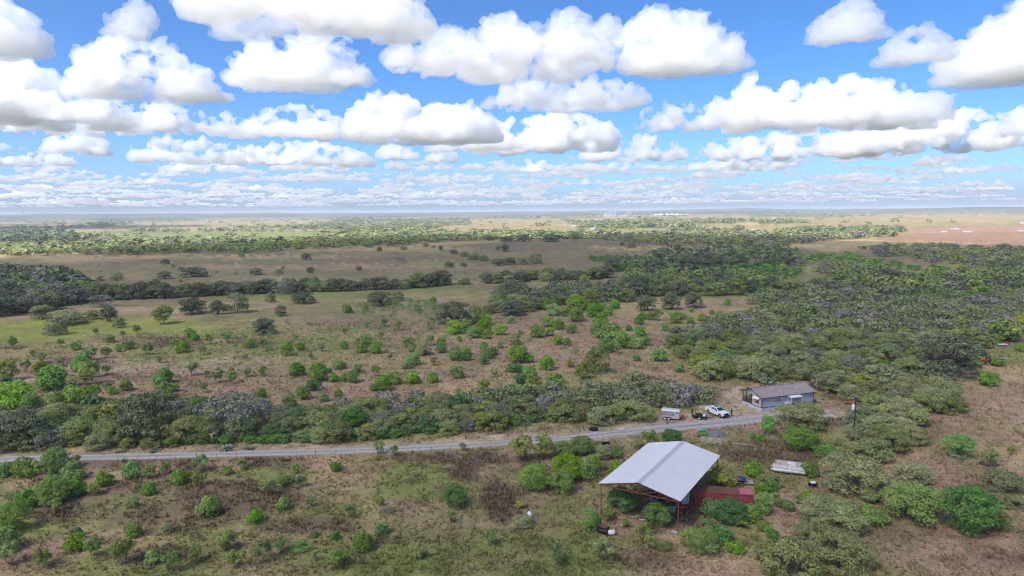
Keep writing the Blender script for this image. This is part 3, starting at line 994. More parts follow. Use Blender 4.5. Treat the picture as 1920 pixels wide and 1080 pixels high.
def spot(px, py, wpx, kind, hr=None, label=None, group=None, rot=None, hpx=None, var=None):
    """one plant whose foot shows at (px, py) and which is wpx wide in the photo"""
    p = G(px, py)
    k = depth_of(p) / FPX
    w = wpx * k
    dirv = Vector((p.x, p.y)).normalized()
    x, y = p.x + dirv.x * w * .33, p.y + dirv.y * w * .33
    if hpx is not None:
        h = max(.3, (hpx * k - .33 * w * CAM_H / math.hypot(x, y)) * 1.04)
    else:
        h = w * (hr or {'bright': .95, 'deep': .9, 'pale': 1.0, 'yellow': .9, 'olive': .62, 'brush': .66, 'oak': .62, 'greybrush': .72, 'dead': .9, 'cactus': .5}[kind])
    w *= .93 if kind == 'olive' else (1.1 if kind in ('bright', 'deep') else 1.04)
    o = plant(kind, (x, y, float(zt(x, y)) - .03), w, h, label, group, rot=rot, var=var)
    if label is None:
        auto_label(o, kind, px, py, wpx)
    return o


def crop(ox, oy, s, rows):
    for q in rows:
        cx, cy, w, kd = q[:4]
        kw = q[4] if len(q) > 4 else {}
        kw = dict(kw)
        if 'top' in kw:
            kw['hpx'] = (cy - kw.pop('top')) / s
        spot(ox + cx / s, oy + cy / s, w / s, kd, **kw)


B, D_, P_, Y_, O_, R_, K_, Gb, X_, C_ = 'bright', 'deep', 'pale', 'yellow', 'olive', 'brush', 'oak', 'greybrush', 'dead', 'cactus'
crop(0, 700, 3, [
    (25, 590, 95, B), (135, 590, 125, B), (312, 585, 165, B), (415, 610, 125, B), (195, 618, 110, P_), (425, 530, 70, P_), (592, 640, 100, B), (740, 600, 108, B), (840, 603, 85, P_), (935, 575, 80, P_), (1005, 635, 92, B),
    (1060, 608, 60, P_), (1125, 645, 85, P_), (1135, 565, 100, P_), (1278, 578, 58, B), (1362, 552, 70, P_), (1665, 572, 60, P_), (1890, 556, 62, D_), (838, 692, 76, B), (425, 700, 112, B), (295, 755, 175, B), (150, 768, 118, B),
    (315, 795, 85, P_), (530, 695, 80, P_), (85, 905, 175, B), (40, 1015, 155, B), (428, 922, 62, D_), (420, 1012, 108, B), (530, 1040, 105, P_), (752, 926, 92, B), (862, 1078, 102, B), (690, 1095, 160, P_), (1172, 815, 128, B),
    (1437, 852, 88, B), (1592, 778, 74, B, {'hr': 1.05}), (1520, 703, 112, P_), (1745, 762, 72, P_), (1885, 938, 52, P_), (1770, 928, 46, D_), (1280, 1015, 135, Y_), (1580, 1025, 92, P_), (1472, 1085, 135, P_), (1685, 1006, 115, B, {'hr': .35}),
    (1775, 1065, 62, P_), (1105, 1080, 102, P_), (935, 908, 92, O_), (740, 762, 78, R_), (1610, 642, 120, P_, {'hr': .5}), (1692, 648, 72, P_), (60, 1090, 130, P_), (240, 1110, 120, P_), (1330, 1110, 110, P_), (980, 1130, 120, P_), (1900, 1085, 90, P_),
    (290, 98, 150, B), (100, 200, 175, B), (172, 210, 108, B), (305, 193, 92, B), (408, 178, 125, B), (505, 172, 112, B), (505, 222, 108, D_), (603, 112, 62, P_), (632, 122, 55, B), (710, 103, 72, B), (915, 65, 102, B), (925, 148, 104, B), (976, 108, 62, B),
    (1465, 142, 66, B), (1145, 112, 62, P_), (1632, 192, 78, B), (1705, 153, 82, B), (1820, 162, 62, B), (1902, 132, 52, B), (1785, 50, 112, B), (1765, 103, 82, D_), (1880, 52, 62, B), (1310, 62, 75, P_), (1225, 58, 80, P_), (1030, 205, 80, D_), (960, 200, 90, D_),
    (520, 30, 90, P_), (480, 70, 80, P_), (1470, 20, 50, P_), (1395, 25, 50, P_), (1165, 25, 40, P_), (30, 60, 60, D_),
    (640, 305, 175, Y_, {'top': 165, 'label': 'round yellow-olive tree above the thicket by the gravel road', 'group': None}),
    (560, 440, 185, O_, {'top': 330, 'label': 'low pale olive bush in front of the road thicket, left'}), (725, 428, 88, O_, {'top': 358, 'label': 'small pale olive bush at the foot of the grey oak by the road'}),
    (105, 440, 300, K_, {'top': 205, 'label': 'dark dense oak at the left edge above the gravel road'}), (820, 415, 330, K_, {'top': 112, 'label': 'grey-limbed oak with broken crown in the road thicket'}),
    (1320, 375, 370, Gb, {'top': 85, 'label': 'wide silver-grey oak full of bare twigs in the road thicket'}), (760, 395, 150, X_, {'top': 200, 'label': 'bare grey tree leaning among the oaks by the road'}),
    (1740, 330, 120, X_, {'top': 165, 'label': 'pale bare tree standing behind the road thicket'}), (340, 330, 90, X_, {'top': 210}), (320, 420, 130, X_, {'top': 300}), (1880, 345, 120, X_, {'top': 240}), (470, 330, 160, Gb, {'top': 240}),
    (1300, 400, 90, X_, {'top': 310}), (1600, 360, 230, Gb, {'top': 265}),
    (365, 468, 40, C_), (870, 446, 45, C_), (680, 446, 34, C_), (1280, 434, 60, C_), (1400, 432, 45, C_),
])
crop(640, 380, 3, [
    (430, 612, 42, B), (515, 567, 46, B), (30, 622, 62, B), (135, 612, 40, B), (640, 742, 90, B), (700, 722, 75, B), (805, 692, 80, B), (800, 745, 92, B), (745, 765, 78, B), (818, 768, 54, B), (893, 748, 78, B), (665, 782, 36, B), (955, 682, 52, B),
    (1160, 702, 68, B), (1100, 763, 84, B), (1170, 752, 60, B), (1222, 717, 72, B), (1293, 737, 62, B), (1320, 672, 92, B), (1195, 637, 76, B), (1155, 607, 62, B), (1190, 592, 56, B), (1262, 642, 56, B), (1320, 610, 104, B), (1420, 647, 92, B),
    (1375, 606, 62, B), (1500, 637, 62, B), (1535, 597, 62, B), (1460, 577, 42, D_), (1462, 612, 52, B), (1460, 702, 92, B), (1505, 770, 172, B, {'hr': .5}), (1440, 752, 84, B), (1578, 823, 112, B), (1652, 827, 84, B), (1710, 807, 62, B), (1490, 845, 92, B),
    (1555, 852, 50, P_), (1215, 802, 62, B), (1268, 807, 52, B), (1785, 897, 98, B), (1660, 892, 42, D_), (1680, 752, 68, B), (1675, 687, 56, B), (1690, 657, 52, B), (1740, 662, 52, B), (1780, 667, 62, P_), (1615, 722, 42, D_), (1825, 722, 42, B),
    (1880, 682, 74, B), (1905, 662, 52, B), (1880, 862, 52, P_), (115, 847, 68, B), (195, 852, 78, B), (140, 802, 68, B), (15, 827, 52, B), (380, 818, 72, B), (395, 842, 42, B), (560, 848, 68, B), (560, 802, 52, B), (500, 808, 66, P_), (460, 862, 112, Y_, {'hr': .55}),
    (640, 892, 88, B), (700, 892, 64, D_), (705, 857, 62, B), (800, 832, 52, B), (852, 864, 62, B), (810, 883, 72, B), (805, 912, 52, D_), (410, 917, 78, B), (368, 937, 62, B), (90, 957, 52, B), (15, 932, 42, B), (195, 982, 62, P_), (15, 1007, 56, B), (65, 1017, 74, B),
    (295, 1027, 88, B), (240, 1063, 94, B), (180, 1062, 52, D_), (400, 1022, 88, B), (512, 1018, 68, B), (655, 992, 84, B), (990, 908, 112, B), (1050, 902, 64, B), (975, 958, 108, D_, {'hr': .5}), (1060, 1002, 88, B), (1005, 1027, 78, D_), (1155, 947, 98, B), (1205, 1055, 98, B),
    (975, 1085, 74, B), (1080, 1090, 122, Y_), (800, 1085, 92, P_), (1895, 957, 62, B), (320, 720, 60, P_), (500, 715, 70, P_), (20, 745, 40, P_), (220, 770, 40, P_), (275, 890, 40, P_), (520, 920, 50, P_), (865, 985, 40, P_), (1320, 860, 40, P_), (240, 700, 50, P_),
    (975, 803, 74, R_, {'top': 730, 'label': 'small dark tree with a thin trunk in the central clearing'}), (895, 822, 52, O_, {'top': 772}), (1010, 742, 34, R_), (1435, 965, 150, R_, {'top': 815, 'label': 'tall brown-olive tree rising at the edge of the pink patch'}),
    (1360, 1000, 100, Y_, {'top': 885, 'label': 'upright yellow-green tree beside the tall brown-olive one'}), (1285, 930, 60, Y_),
    (215, 588, 155, K_, {'top': 498, 'label': 'single round dark oak in the middle pasture'}), (310, 557, 95, O_, {'top': 498, 'label': 'thin pale tree just right of the round dark oak'}), (635, 695, 215, K_, {'top': 552, 'label': 'broad silver-grey oak at the left end of the central tree band'}),
    (748, 685, 115, R_, {'top': 580, 'label': 'olive tree touching the right side of the silver-grey oak'}), (820, 630, 70, O_, {'top': 570}), (965, 552, 180, K_, {'top': 433, 'label': 'tallest grey oak above the central tree band'}), (870, 535, 95, Gb, {'top': 470}),
    (1712, 614, 118, K_, {'top': 518, 'label': 'dark grey oak on bare ground, left of a pair at the thicket edge'}), (1855, 606, 108, K_, {'top': 508, 'label': 'dark grey oak on bare ground, right of a pair at the thicket edge'}),
    (1885, 805, 115, K_, {'top': 700, 'label': 'grey oak at the left tip of the big thicket'}), (1545, 552, 70, Y_), (1035, 590, 60, Y_), (945, 608, 110, R_, {'top': 545}), (1090, 575, 80, D_, {'top': 515}), (1130, 545, 60, D_),
    (830, 216, 62, K_, {'top': 188}), (930, 221, 92, K_, {'top': 188}), (1025, 221, 94, K_, {'top': 182}), (1175, 221, 112, K_, {'top': 185}), (1310, 212, 70, O_, {'top': 165}), (920, 276, 58, K_, {'top': 230, 'label': 'lone round oak on the brown hillside'}), (880, 266, 26, R_, {'top': 238}),
    (630, 291, 52, K_, {'top': 262}), (690, 305, 60, R_, {'top': 275}), (745, 322, 80, R_, {'top': 285}), (800, 328, 60, R_, {'top': 295}), (880, 356, 92, K_, {'top': 315}), (950, 350, 74, K_, {'top': 308}), (1022, 349, 66, O_, {'top': 305}), (1090, 343, 80, O_, {'top': 283}), (610, 366, 62, K_, {'top': 332}),
    (688, 363, 48, O_, {'top': 333}), (335, 331, 74, Gb, {'top': 300}), (100, 384, 42, K_, {'top': 356}), (560, 269, 32, K_, {'top': 240}), (350, 266, 38, R_, {'top': 240}), (215, 277, 34, B), (475, 250, 40, R_, {'top': 225}), (520, 255, 26, O_), (1630, 250, 60, R_, {'top': 220}), (1580, 240, 34, R_),
    (1250, 437, 52, R_, {'top': 395}), (1308, 436, 50, R_, {'top': 396}), (1150, 445, 95, O_, {'top': 395}), (695, 462, 82, R_, {'top': 425}), (1365, 460, 70, R_, {'top': 405}), (1425, 430, 66, R_, {'top': 362}), (1490, 420, 60, R_, {'top': 375}),
])
crop(0, 380, 3, [
    (385, 453, 112, K_, {'top': 405, 'label': 'spreading oak at the left of the open pasture'}), (565, 443, 52, O_, {'top': 412}), (655, 439, 78, O_, {'top': 390}), (925, 431, 94, K_, {'top': 385}), (1090, 421, 155, K_, {'top': 362, 'label': 'wide flat-topped oak in the middle of the left pasture'}), (930, 348, 54, K_, {'top': 317}),
    (975, 366, 40, O_), (1022, 389, 44, K_), (1440, 409, 78, K_, {'top': 368}), (1570, 404, 64, O_, {'top': 372}), (1745, 394, 46, K_, {'top': 362}), (1722, 323, 68, K_, {'top': 285}), (1360, 308, 30, B), (1325, 404, 24, O_), (1590, 372, 22, R_), (1015, 446, 20, D_), (1215, 395, 18, R_),
    (915, 690, 135, Y_, {'top': 573, 'label': 'brown-olive round tree standing alone on lime grass'}), (1085, 632, 155, K_, {'top': 535, 'label': 'broad dark tree left of the forked oak on the lime grass'}), (1225, 632, 88, K_, {'top': 550, 'label': 'small dark tree with clear trunk between two broad trees'}),
    (1335, 626, 145, O_, {'top': 503, 'label': 'tall pale oak with forked trunk on the lime grass'}), (1580, 641, 68, R_, {'top': 572, 'label': 'small dark round tree between forked oak and dark oak'}), (1485, 750, 140, K_, {'top': 645, 'label': 'dark oak with a bare trunk at the edge of the weeds'}),
    (1520, 563, 62, R_, {'top': 505}), (1705, 573, 155, K_, {'top': 498, 'label': 'dark double-crowned oak in front of the left hedgerow'}), (1760, 503, 92, R_, {'top': 443}), (1590, 520, 95, Gb, {'top': 450}), (240, 660, 125, O_, {'top': 573}), (370, 695, 235, O_, {'top': 600, 'label': 'low wide grey-green clump on the lime grass at left'}),
    (612, 672, 92, K_, {'top': 580}), (667, 708, 72, R_, {'top': 645}), (340, 745, 92, R_, {'top': 640}), (280, 753, 82, Gb, {'top': 690}), (575, 590, 130, Gb, {'top': 510, 'label': 'grey-brown bare tree at the end of the left tree mass'}), (520, 660, 90, O_, {'top': 600}),
    (428, 830, 62, B), (620, 790, 52, B), (670, 840, 48, B), (728, 827, 58, B), (985, 815, 58, B), (1100, 778, 52, B), (1070, 757, 62, B), (1020, 848, 84, B), (1615, 865, 74, B, {'top': 775}), (1690, 832, 48, B), (460, 953, 118, B), (45, 1010, 125, Y_, {'top': 875, 'label': 'big yellow-green bush at the left edge of the clearing'}),
    (230, 975, 95, Y_), (290, 1062, 152, B), (600, 972, 62, P_), (500, 1035, 135, P_), (915, 1024, 104, B), (75, 828, 72, P_), (1300, 967, 42, B), (1675, 978, 94, B), (1850, 962, 38, D_), (1900, 942, 62, B), (1390, 982, 52, P_), (1085, 978, 84, P_), (1480, 970, 50, P_), (1640, 990, 40, P_), (150, 960, 70, P_),
    (350, 925, 60, P_), (240, 905, 60, P_), (830, 860, 70, P_), (900, 905, 40, P_), (1140, 860, 60, P_), (1180, 800, 60, P_), (1280, 790, 50, P_), (1400, 820, 60, B), (1480, 820, 50, P_), (1810, 840, 40, P_), (1750, 885, 40, P_), (1380, 890, 40, P_), (690, 760, 40, P_), (540, 745, 40, P_), (770, 745, 60, P_), (600, 880, 70, P_), (510, 890, 80, P_), (340, 815, 50, P_), (185, 870, 40, P_),
])
crop(1280, 380, 3, [
    (1485, 1000, 380, K_, {'top': 745, 'label': 'great dark oak at the right edge of the thicket, left of the tractor', 'var': 1}), (60, 596, 125, K_, {'top': 500, 'label': 'dark grey oak on pink ground at the upper end of the clearing'}), (765, 520, 138, K_, {'top': 425, 'label': 'round dark oak in the middle of the right green belt'}), (950, 505, 130, Gb, {'top': 440}),
    (1150, 455, 160, K_, {'top': 370, 'label': 'broad dark oak among green brush at the right'}), (985, 445, 60, R_, {'top': 400}), (590, 505, 80, R_, {'top': 450}), (640, 390, 60, X_, {'top': 298, 'label': 'tall pale dead tree on bare ground in the right belt'}), (800, 395, 90, Gb, {'top': 315}), (1850, 398, 110, K_, {'top': 330}),
    (235, 905, 135, B, {'top': 820}), (172, 935, 92, B), (38, 838, 72, B), (105, 908, 52, D_), (50, 617, 32, B), (165, 630, 34, B), (250, 578, 42, B), (205, 640, 42, B), (110, 668, 52, B), (40, 682, 48, B), (10, 655, 36, B), (1115, 305, 90, Gb, {'top': 235}), (1820, 275, 60, R_, {'top': 235}), (1200, 265, 60, O_, {'top': 235}),
    (1768, 922, 84, B, {'top': 868, 'label': 'small vivid green bush in front of the red tractor'}), (1720, 1036, 96, B, {'top': 940}), (1888, 838, 54, B), (1740, 1000, 90, O_, {'hr': .5}), (820, 825, 110, Y_, {'top': 768, 'label': 'lime-green tree crown inside the big thicket'}), (1790, 615, 90, X_, {'top': 545}), (605, 835, 40, X_, {'top': 735, 'label': 'thin pale snag standing in the thicket, left one'}),
    (715, 870, 40, X_, {'top': 715, 'label': 'crooked tall white snag in the middle of the thicket'}), (895, 810, 30, X_, {'top': 745}), (240, 800, 100, X_, {'top': 690}), (890, 790, 180, X_, {'top': 690}), (980, 790, 150, X_, {'top': 700}), (860, 920, 130, X_, {'top': 830}), (650, 900, 120, X_, {'top': 810}), (1040, 880, 130, X_, {'top': 790}),
    (1270, 1060, 170, X_, {'top': 965, 'label': 'white bare-limbed tree behind the utility pole'}), (1270, 960, 110, X_, {'top': 840}), (480, 960, 110, X_, {'top': 890}), (1640, 790, 150, X_, {'top': 700}), (1370, 640, 100, X_, {'top': 580}), (650, 600, 60, X_, {'top': 540}), (1330, 720, 130, X_, {'top': 640}), (600, 960, 90, X_, {'top': 880}), (300, 680, 90, X_, {'top': 620}),
    (985, 1085, 190, Y_, {'top': 955, 'label': 'bright yellow-green tree between the house and the utility pole'}), (850, 1075, 200, O_, {'top': 935}), (740, 1010, 150, O_, {'top': 940}), (1110, 1010, 230, O_, {'top': 905, 'label': 'broad olive tree behind the bright yellow-green one'}), (1330, 960, 180, O_, {'top': 900}),
    (1820, 790, 200, Y_, {'top': 650, 'label': 'wide golden-olive tree at the right edge of the thicket'}), (1900, 740, 120, Y_, {'top': 620}), (1690, 770, 160, Gb, {'top': 680}),
])
crop(1400, 840, 3.692, [
    (1150, 545, 420, B, {'top': 235, 'label': 'biggest rounded bright green tree in the lower right field', 'var': 0}), (1535, 625, 380, D_, {'top': 262, 'label': 'wide feathery green tree at the lower right, right of the roundest one', 'var': 1}), (1740, 575, 170, R_, {'top': 430}), (870, 545, 190, B, {'top': 370}), (860, 400, 150, P_, {'top': 310}),
    (590, 610, 520, O_, {'top': 340, 'label': 'broad olive tree in the lower right, above the bottom clump'}), (740, 345, 520, O_, {'top': 25, 'label': 'largest olive tree right of the pontoon boat'}), (880, 110, 300, O_, {'top': -60}), (1140, 260, 320, O_, {'top': 105, 'label': 'pale olive tree above the rounded bright green tree'}),
    (640, 900, 520, O_, {'top': 575, 'label': 'dense olive tree at the bottom edge, right of centre'}), (300, 960, 430, O_, {'top': 620, 'label': 'grey-olive tree cut by the bottom edge'}), (420, 640, 170, R_, {'top': 520}), (1760, 320, 300, O_, {'hr': .5}), (1850, 430, 160, O_, {'hr': .55}), (1760, 420, 180, O_, {'hr': .5}),
    (1680, 150, 130, P_), (1478, 68, 205, B, {'top': -100, 'label': 'round bright green bush alone in the right field beyond the trees'}), (1465, 80, 70, C_), (45, 210, 108, B, {'top': 75}), (145, 312, 112, B), (410, 355, 66, B), (440, 212, 118, B), (155, 290, 170, O_, {'top': 165}), (285, 445, 90, D_), (215, 425, 100, P_), (360, 400, 80, P_),
    (120, 470, 120, B, {'top': 290}), (30, 520, 130, B, {'top': 380}), (110, 580, 80, B), (175, 640, 80, D_), (560, 80, 150, B, {'top': -10}), (1830, 50, 60, P_), (90, 800, 120, P_), (1620, 120, 60, O_),
])
crop(1100, 810, 4.8, [
    (640, 865, 270, D_, {'top': 640, 'label': 'green bush growing under the front of the metal shelter'}), (35, 915, 165, B, {'top': 668, 'label': 'vivid green bush beside the left post of the metal shelter'}), (310, 740, 310, D_, {'top': 495, 'label': 'dark bush growing inside the left side of the metal shelter'}),
    (1200, 530, 300, Y_, {'top': 325, 'label': 'light green tree between metal roof and red container'}), (1010, 1100, 370, B, {'top': 880, 'label': 'wide bright bush at the bottom, right of the front post'}), (1330, 1100, 180, B, {'top': 965}), (510, 1010, 160, P_, {'top': 815}), (190, 830, 150, P_, {'top': 670}), (1500, 410, 135, B, {'top': 250}),
    (1300, 850, 330, D_, {'top': 600, 'label': 'dark green tree covering the middle of the red container'}), (1450, 820, 250, B, {'top': 650}), (1150, 800, 250, D_, {'top': 580, 'label': 'deep green bush in front of the red container near the shelter post'}), (1330, 660, 130, Y_, {'top': 500}), (1600, 750, 120, B, {'top': 540}), (1640, 925, 90, B), (1680, 975, 90, D_),
    (130, 1100, 200, P_, {'top': 960}), (1200, 1000, 220, D_, {'top': 850}), (1100, 900, 200, P_, {'top': 790}), (1400, 880, 160, P_, {'top': 770}), (1000, 890, 60, D_), (350, 870, 110, P_, {'hr': .6}), (570, 1070, 130, P_), (690, 1080, 160, O_, {'hr': .5}), (1020, 640, 60, B), (480, 170, 140, O_, {'top': 60}), (575, 150, 180, P_, {'top': -20}), (760, 100, 210, D_, {'top': -20}), (1040, 55, 100, B, {'top': 0, 'hr': .5}),
    (1490, 60, 70, B), (1570, 90, 80, B), (1690, 510, 170, O_, {'hr': .4}), (150, 260, 170, O_, {'top': 110}), (290, 370, 180, B, {'top': 260}), (60, 370, 140, B, {'top': 200}), (160, 350, 80, P_), (1630, 20, 120, B, {'top': -155, 'label': 'upright bright green bush where the track meets the house bushes'}), (1560, 560, 90, B),
])
crop(1360, 690, 6, [
    (830, 720, 640, O_, {'top': 370, 'label': 'wide olive tree in front of the grey house wall'}), (840, 960, 400, B, {'top': 660, 'label': 'vivid green tree below the olive tree by the house'}), (1110, 1010, 250, B, {'top': 815}), (1290, 900, 170, P_, {'top': 790}), (660, 450, 110, D_, {'top': 375}), (1160, 300, 330, O_, {'top': 60}), (1450, 1050, 420, O_, {'top': 830}), (1700, 1000, 420, O_, {'top': 780, 'label': 'olive tree right of the foot of the utility pole'}),
    (1750, 850, 500, O_, {'top': 520, 'label': 'large grey-olive tree right of the utility pole'}), (1400, 800, 150, O_, {'top': 620}), (1600, 560, 260, O_, {'top': 400}), (480, 190, 150, C_, {'hr': .7}), (1520, 620, 100, Y_), (1850, 560, 300, Gb, {'top': 400}), (1000, 900, 200, O_, {'top': 760}),
])
crop(600, 760, 3.375, [
    (855, 665, 175, D_, {'top': 500, 'label': 'dense round green bush in the grass below the mauve weed patch'}), (1360, 562, 200, B, {'top': 370}), (1565, 500, 230, B, {'top': 308, 'label': 'tallest green tree in the clump left of the metal shelter'}), (1535, 575, 175, B, {'top': 408}), (1285, 368, 175, Y_, {'top': 182, 'label': 'airy tree with slim trunk beside the gravel road'}),
    (1412, 360, 150, P_, {'top': 178}), (1540, 345, 165, B, {'top': 230}), (1660, 325, 185, B, {'top': 198}), (1720, 425, 95, P_, {'top': 310}), (1820, 345, 125, O_, {'top': 245}), (102, 424, 70, D_), (275, 935, 128, B, {'top': 785}), (390, 828, 92, D_), (97, 853, 58, D_, {'hr': 1.1}), (190, 725, 95, P_), (620, 980, 112, Y_), (1075, 905, 95, P_, {'top': 770}),
    (1505, 1035, 125, P_), (1790, 1005, 155, P_, {'top': 850}), (378, 645, 62, P_), (835, 755, 74, P_), (560, 492, 92, O_, {'hr': .4}), (430, 692, 85, Gb, {'hr': .5}), (1280, 788, 155, O_, {'top': 690}), (375, 315, 85, P_), (905, 292, 55, P_), (1015, 288, 28, P_), (110, 1060, 125, P_), (470, 330, 70, P_), (600, 450, 60, O_, {'hr': .5}), (1270, 660, 80, Y_, {'hr': .6}),
    (1290, 130, 60, C_), (1870, 340, 90, D_), (820, 330, 60, Gb, {'hr': .5}), (1680, 480, 130, B, {'top': 320}),
])
print('plants', len(PLANTS), time.time() - T0)


# ------------------------------------------------------------------ thickets and hedgerows
def scatter_poly(poly, spacing, seed, jitter=1.0, maxn=4000):
    """points on the land inside an outline seen from the drone, roughly spacing metres apart"""
    r = np.random.default_rng(seed)
    W = np.array([[G(*q).x, G(*q).y] for q in poly])
    x0, y0 = W.min(0); x1, y1 = W.max(0)
    nx, ny = int((x1 - x0) / spacing) + 2, int((y1 - y0) / (spacing)) + 2
    gx, gy = np.meshgrid(np.arange(nx) * spacing + x0, np.arange(ny) * spacing + y0)
    gx = gx + r.uniform(-.5, .5, gx.shape) * spacing * jitter; gy = gy + r.uniform(-.5, .5, gy.shape) * spacing * jitter
    gx, gy = gx.ravel(), gy.ravel()
    k = in_poly(gx, gy, [tuple(w) for w in W])
    p = np.column_stack([gx[k], gy[k]])
    r.shuffle(p)
    return p[:maxn]


MASS = []          # plants of the far and dense stands that are not individuals: (kind, x, y, w, h)
THICK = [  # outline, spacing, [(kind, share)], (w range), height ratio, phrase, individuals
    ([(-40, 800), (150, 775), (350, 765), (560, 775), (700, 770), (880, 752), (1060, 738), (1200, 725), (1330, 738), (1380, 742), (1300, 760), (1225, 770), (1215, 788), (1100, 796), (960, 804), (850, 818), (600, 833), (300, 848), (-40, 852)],
     4.1, [('brush', .42), ('olive', .28), ('greybrush', .16), ('dead', .05), ('deep', .09)], (4.6, 7.2), .62, 'in the thicket along the far side of the gravel road', 150),
    ([(1262, 655), (1330, 612), (1500, 580), (1700, 570), (1960, 560), (1960, 610), (1850, 655), (1830, 690), (1740, 700), (1640, 715), (1560, 722), (1520, 716), (1390, 722), (1330, 715), (1300, 690)],
     6.0, [('brush', .36), ('olive', .34), ('greybrush', .10), ('dead', .05), ('yellow', .09), ('bright', .06)], (6.0, 10.0), .60, 'in the big thicket behind the grey house', 130),
    ([(1530, 722), (1640, 716), (1760, 705), (1790, 735), (1800, 770), (1720, 800), (1700, 860), (1640, 880), (1610, 830), (1620, 770), (1580, 745)],
     4.6, [('olive', .72), ('greybrush', .14), ('brush', .14)], (5.0, 8.0), .58, 'among the brush right of the grey house', 40),
    ([(1400, 570), (1500, 545), (1700, 530), (1960, 512), (1960, 545), (1700, 560), (1500, 580)],
     10, [('oak', .15), ('brush', .4), ('greybrush', .12), ('olive', .23), ('yellow', .1)], (8, 13), .55, 'in the dark belt above the big thicket', 0),
    ([(-60, 520), (60, 515), (150, 530), (168, 565), (90, 585), (0, 596), (-60, 600)], 9, [('oak', .6), ('greybrush', .2), ('brush', .2)], (10, 16), .62, 'in the dark tree mass at the left edge', 40),
    ([(905, 590), (960, 560), (1040, 545), (1150, 545), (1240, 555), (1180, 565), (1060, 572), (960, 592)], 7.5, [('brush', .6), ('oak', .25), ('deep', .15)], (8, 12), .62, 'in the central tree band', 26),
    ([(1140, 545), (1180, 520), (1330, 515), (1460, 530), (1490, 548), (1400, 553), (1330, 556), (1150, 556)], 11, [('brush', .55), ('oak', .4), ('deep', .05)], (10, 15), .62, 'in the dark wood right of the pasture', 40),
    ([(1140, 502), (1260, 480), (1420, 470), (1500, 482), (1500, 500), (1380, 506), (1140, 510)], 15, [('oak', .55), ('brush', .3), ('deep', .15)], (11, 16), .7, 'in the upper dark wood right of the hill', 24),
    ([(1520, 510), (1580, 500), (1700, 520), (1960, 500), (1960, 515), (1700, 535), (1560, 535)], 11, [('brush', .45), ('greybrush', .12), ('oak', .13), ('yellow', .15), ('bright', .15)], (7, 12), .6, 'in the right belt', 0),
    ([(1290, 505), (1420, 500), (1500, 505), (1500, 525), (1340, 522)], 9, [('deep', .7), ('bright', .3)], (5, 8), .55, 'green', 0),
    ([(1490, 480), (1600, 478), (1700, 500), (1800, 505), (1780, 515), (1600, 498), (1500, 495)], 10, [('bright', .8), ('deep', .2)], (5, 9), .5, 'green', 0),
    ([(1550, 555), (1700, 553), (1960, 545), (1960, 556), (1700, 566), (1550, 566)], 6, [('bright', .7), ('yellow', .3)], (4.5, 7), .5, 'green', 0),
    ([(1300, 540), (1400, 532), (1560, 540), (1550, 560), (1400, 556)], 8.5, [('bright', .6), ('deep', .4)], (5, 8), .55, 'green', 0),
    ([(1100, 487), (1180, 483), (1260, 482), (1250, 490), (1120, 492)], 9, [('deep', 1.)], (6, 9), .5, 'green', 0),
    ([(1610, 470), (1720, 463), (1960, 470), (1960, 500), (1850, 505), (1720, 490)], 14, [('greybrush', .35), ('olive', .4), ('yellow', .25)], (9, 14), .5, 'pale', 0),
    ([(400, 622), (520, 610), (680, 585), (800, 595), (880, 620), (820, 655), (640, 650), (500, 665), (380, 655)], 6.5, [('pale', .8), ('bright', .2)], (1.6, 3.2), .7, 'saplings', 0),
    ([(640, 572), (760, 562), (860, 575), (800, 592), (680, 590)], 6, [('pale', .6), ('bright', .4)], (2.5, 4.5), .7, 'saplings', 0),
    ([(0, 476), (330, 460), (480, 464), (640, 456), (720, 456), (800, 460), (640, 466), (480, 474), (330, 477), (0, 481)], 16, [('olive', .5), ('yellow', .3), ('pale', .2)], (12, 19), .5, 'pale', 0),
    ([(600, 452), (700, 445), (850, 444), (960, 446), (900, 452), (760, 457), (660, 458)], 17, [('olive', .5), ('yellow', .4), ('pale', .1)], (12, 18), .5, 'pale', 0),
    ([(850, 447), (940, 436), (1090, 438), (1210, 444), (1200, 452), (1080, 447), (960, 448)], 19, [('yellow', .75), ('olive', .25)], (12, 20), .42, 'pale', 0),
    ([(1080, 448), (1200, 440), (1500, 440), (1640, 446), (1560, 452), (1480, 463), (1400, 468), (1300, 462), (1180, 457)], 17, [('olive', .6), ('greybrush', .25), ('yellow', .15)], (11, 18), .48, 'pale', 0),
    ([(0, 437), (60, 434), (110, 437), (180, 452), (100, 457), (0, 458)], 20, [('oak', .8), ('brush', .2)], (16, 26), .55, 'dark', 0),
    ([(1440, 438), (1500, 430), (1640, 428), (1700, 432), (1660, 443), (1560, 449), (1480, 445)], 19, [('brush', .6), ('oak', .2), ('olive', .2)], (13, 20), .5, 'dark', 0),
]
_tr = np.random.default_rng(31)


def pplant(kd, x, y, w, h):
    z = float(zt(x, y)) - .05
    o = plant(kd, (x, y, z), w, h, None)
    px, py = pix(x, y, z)
    auto_label(o, kd, float(px), float(py), w / math.hypot(x, y) * FPX)


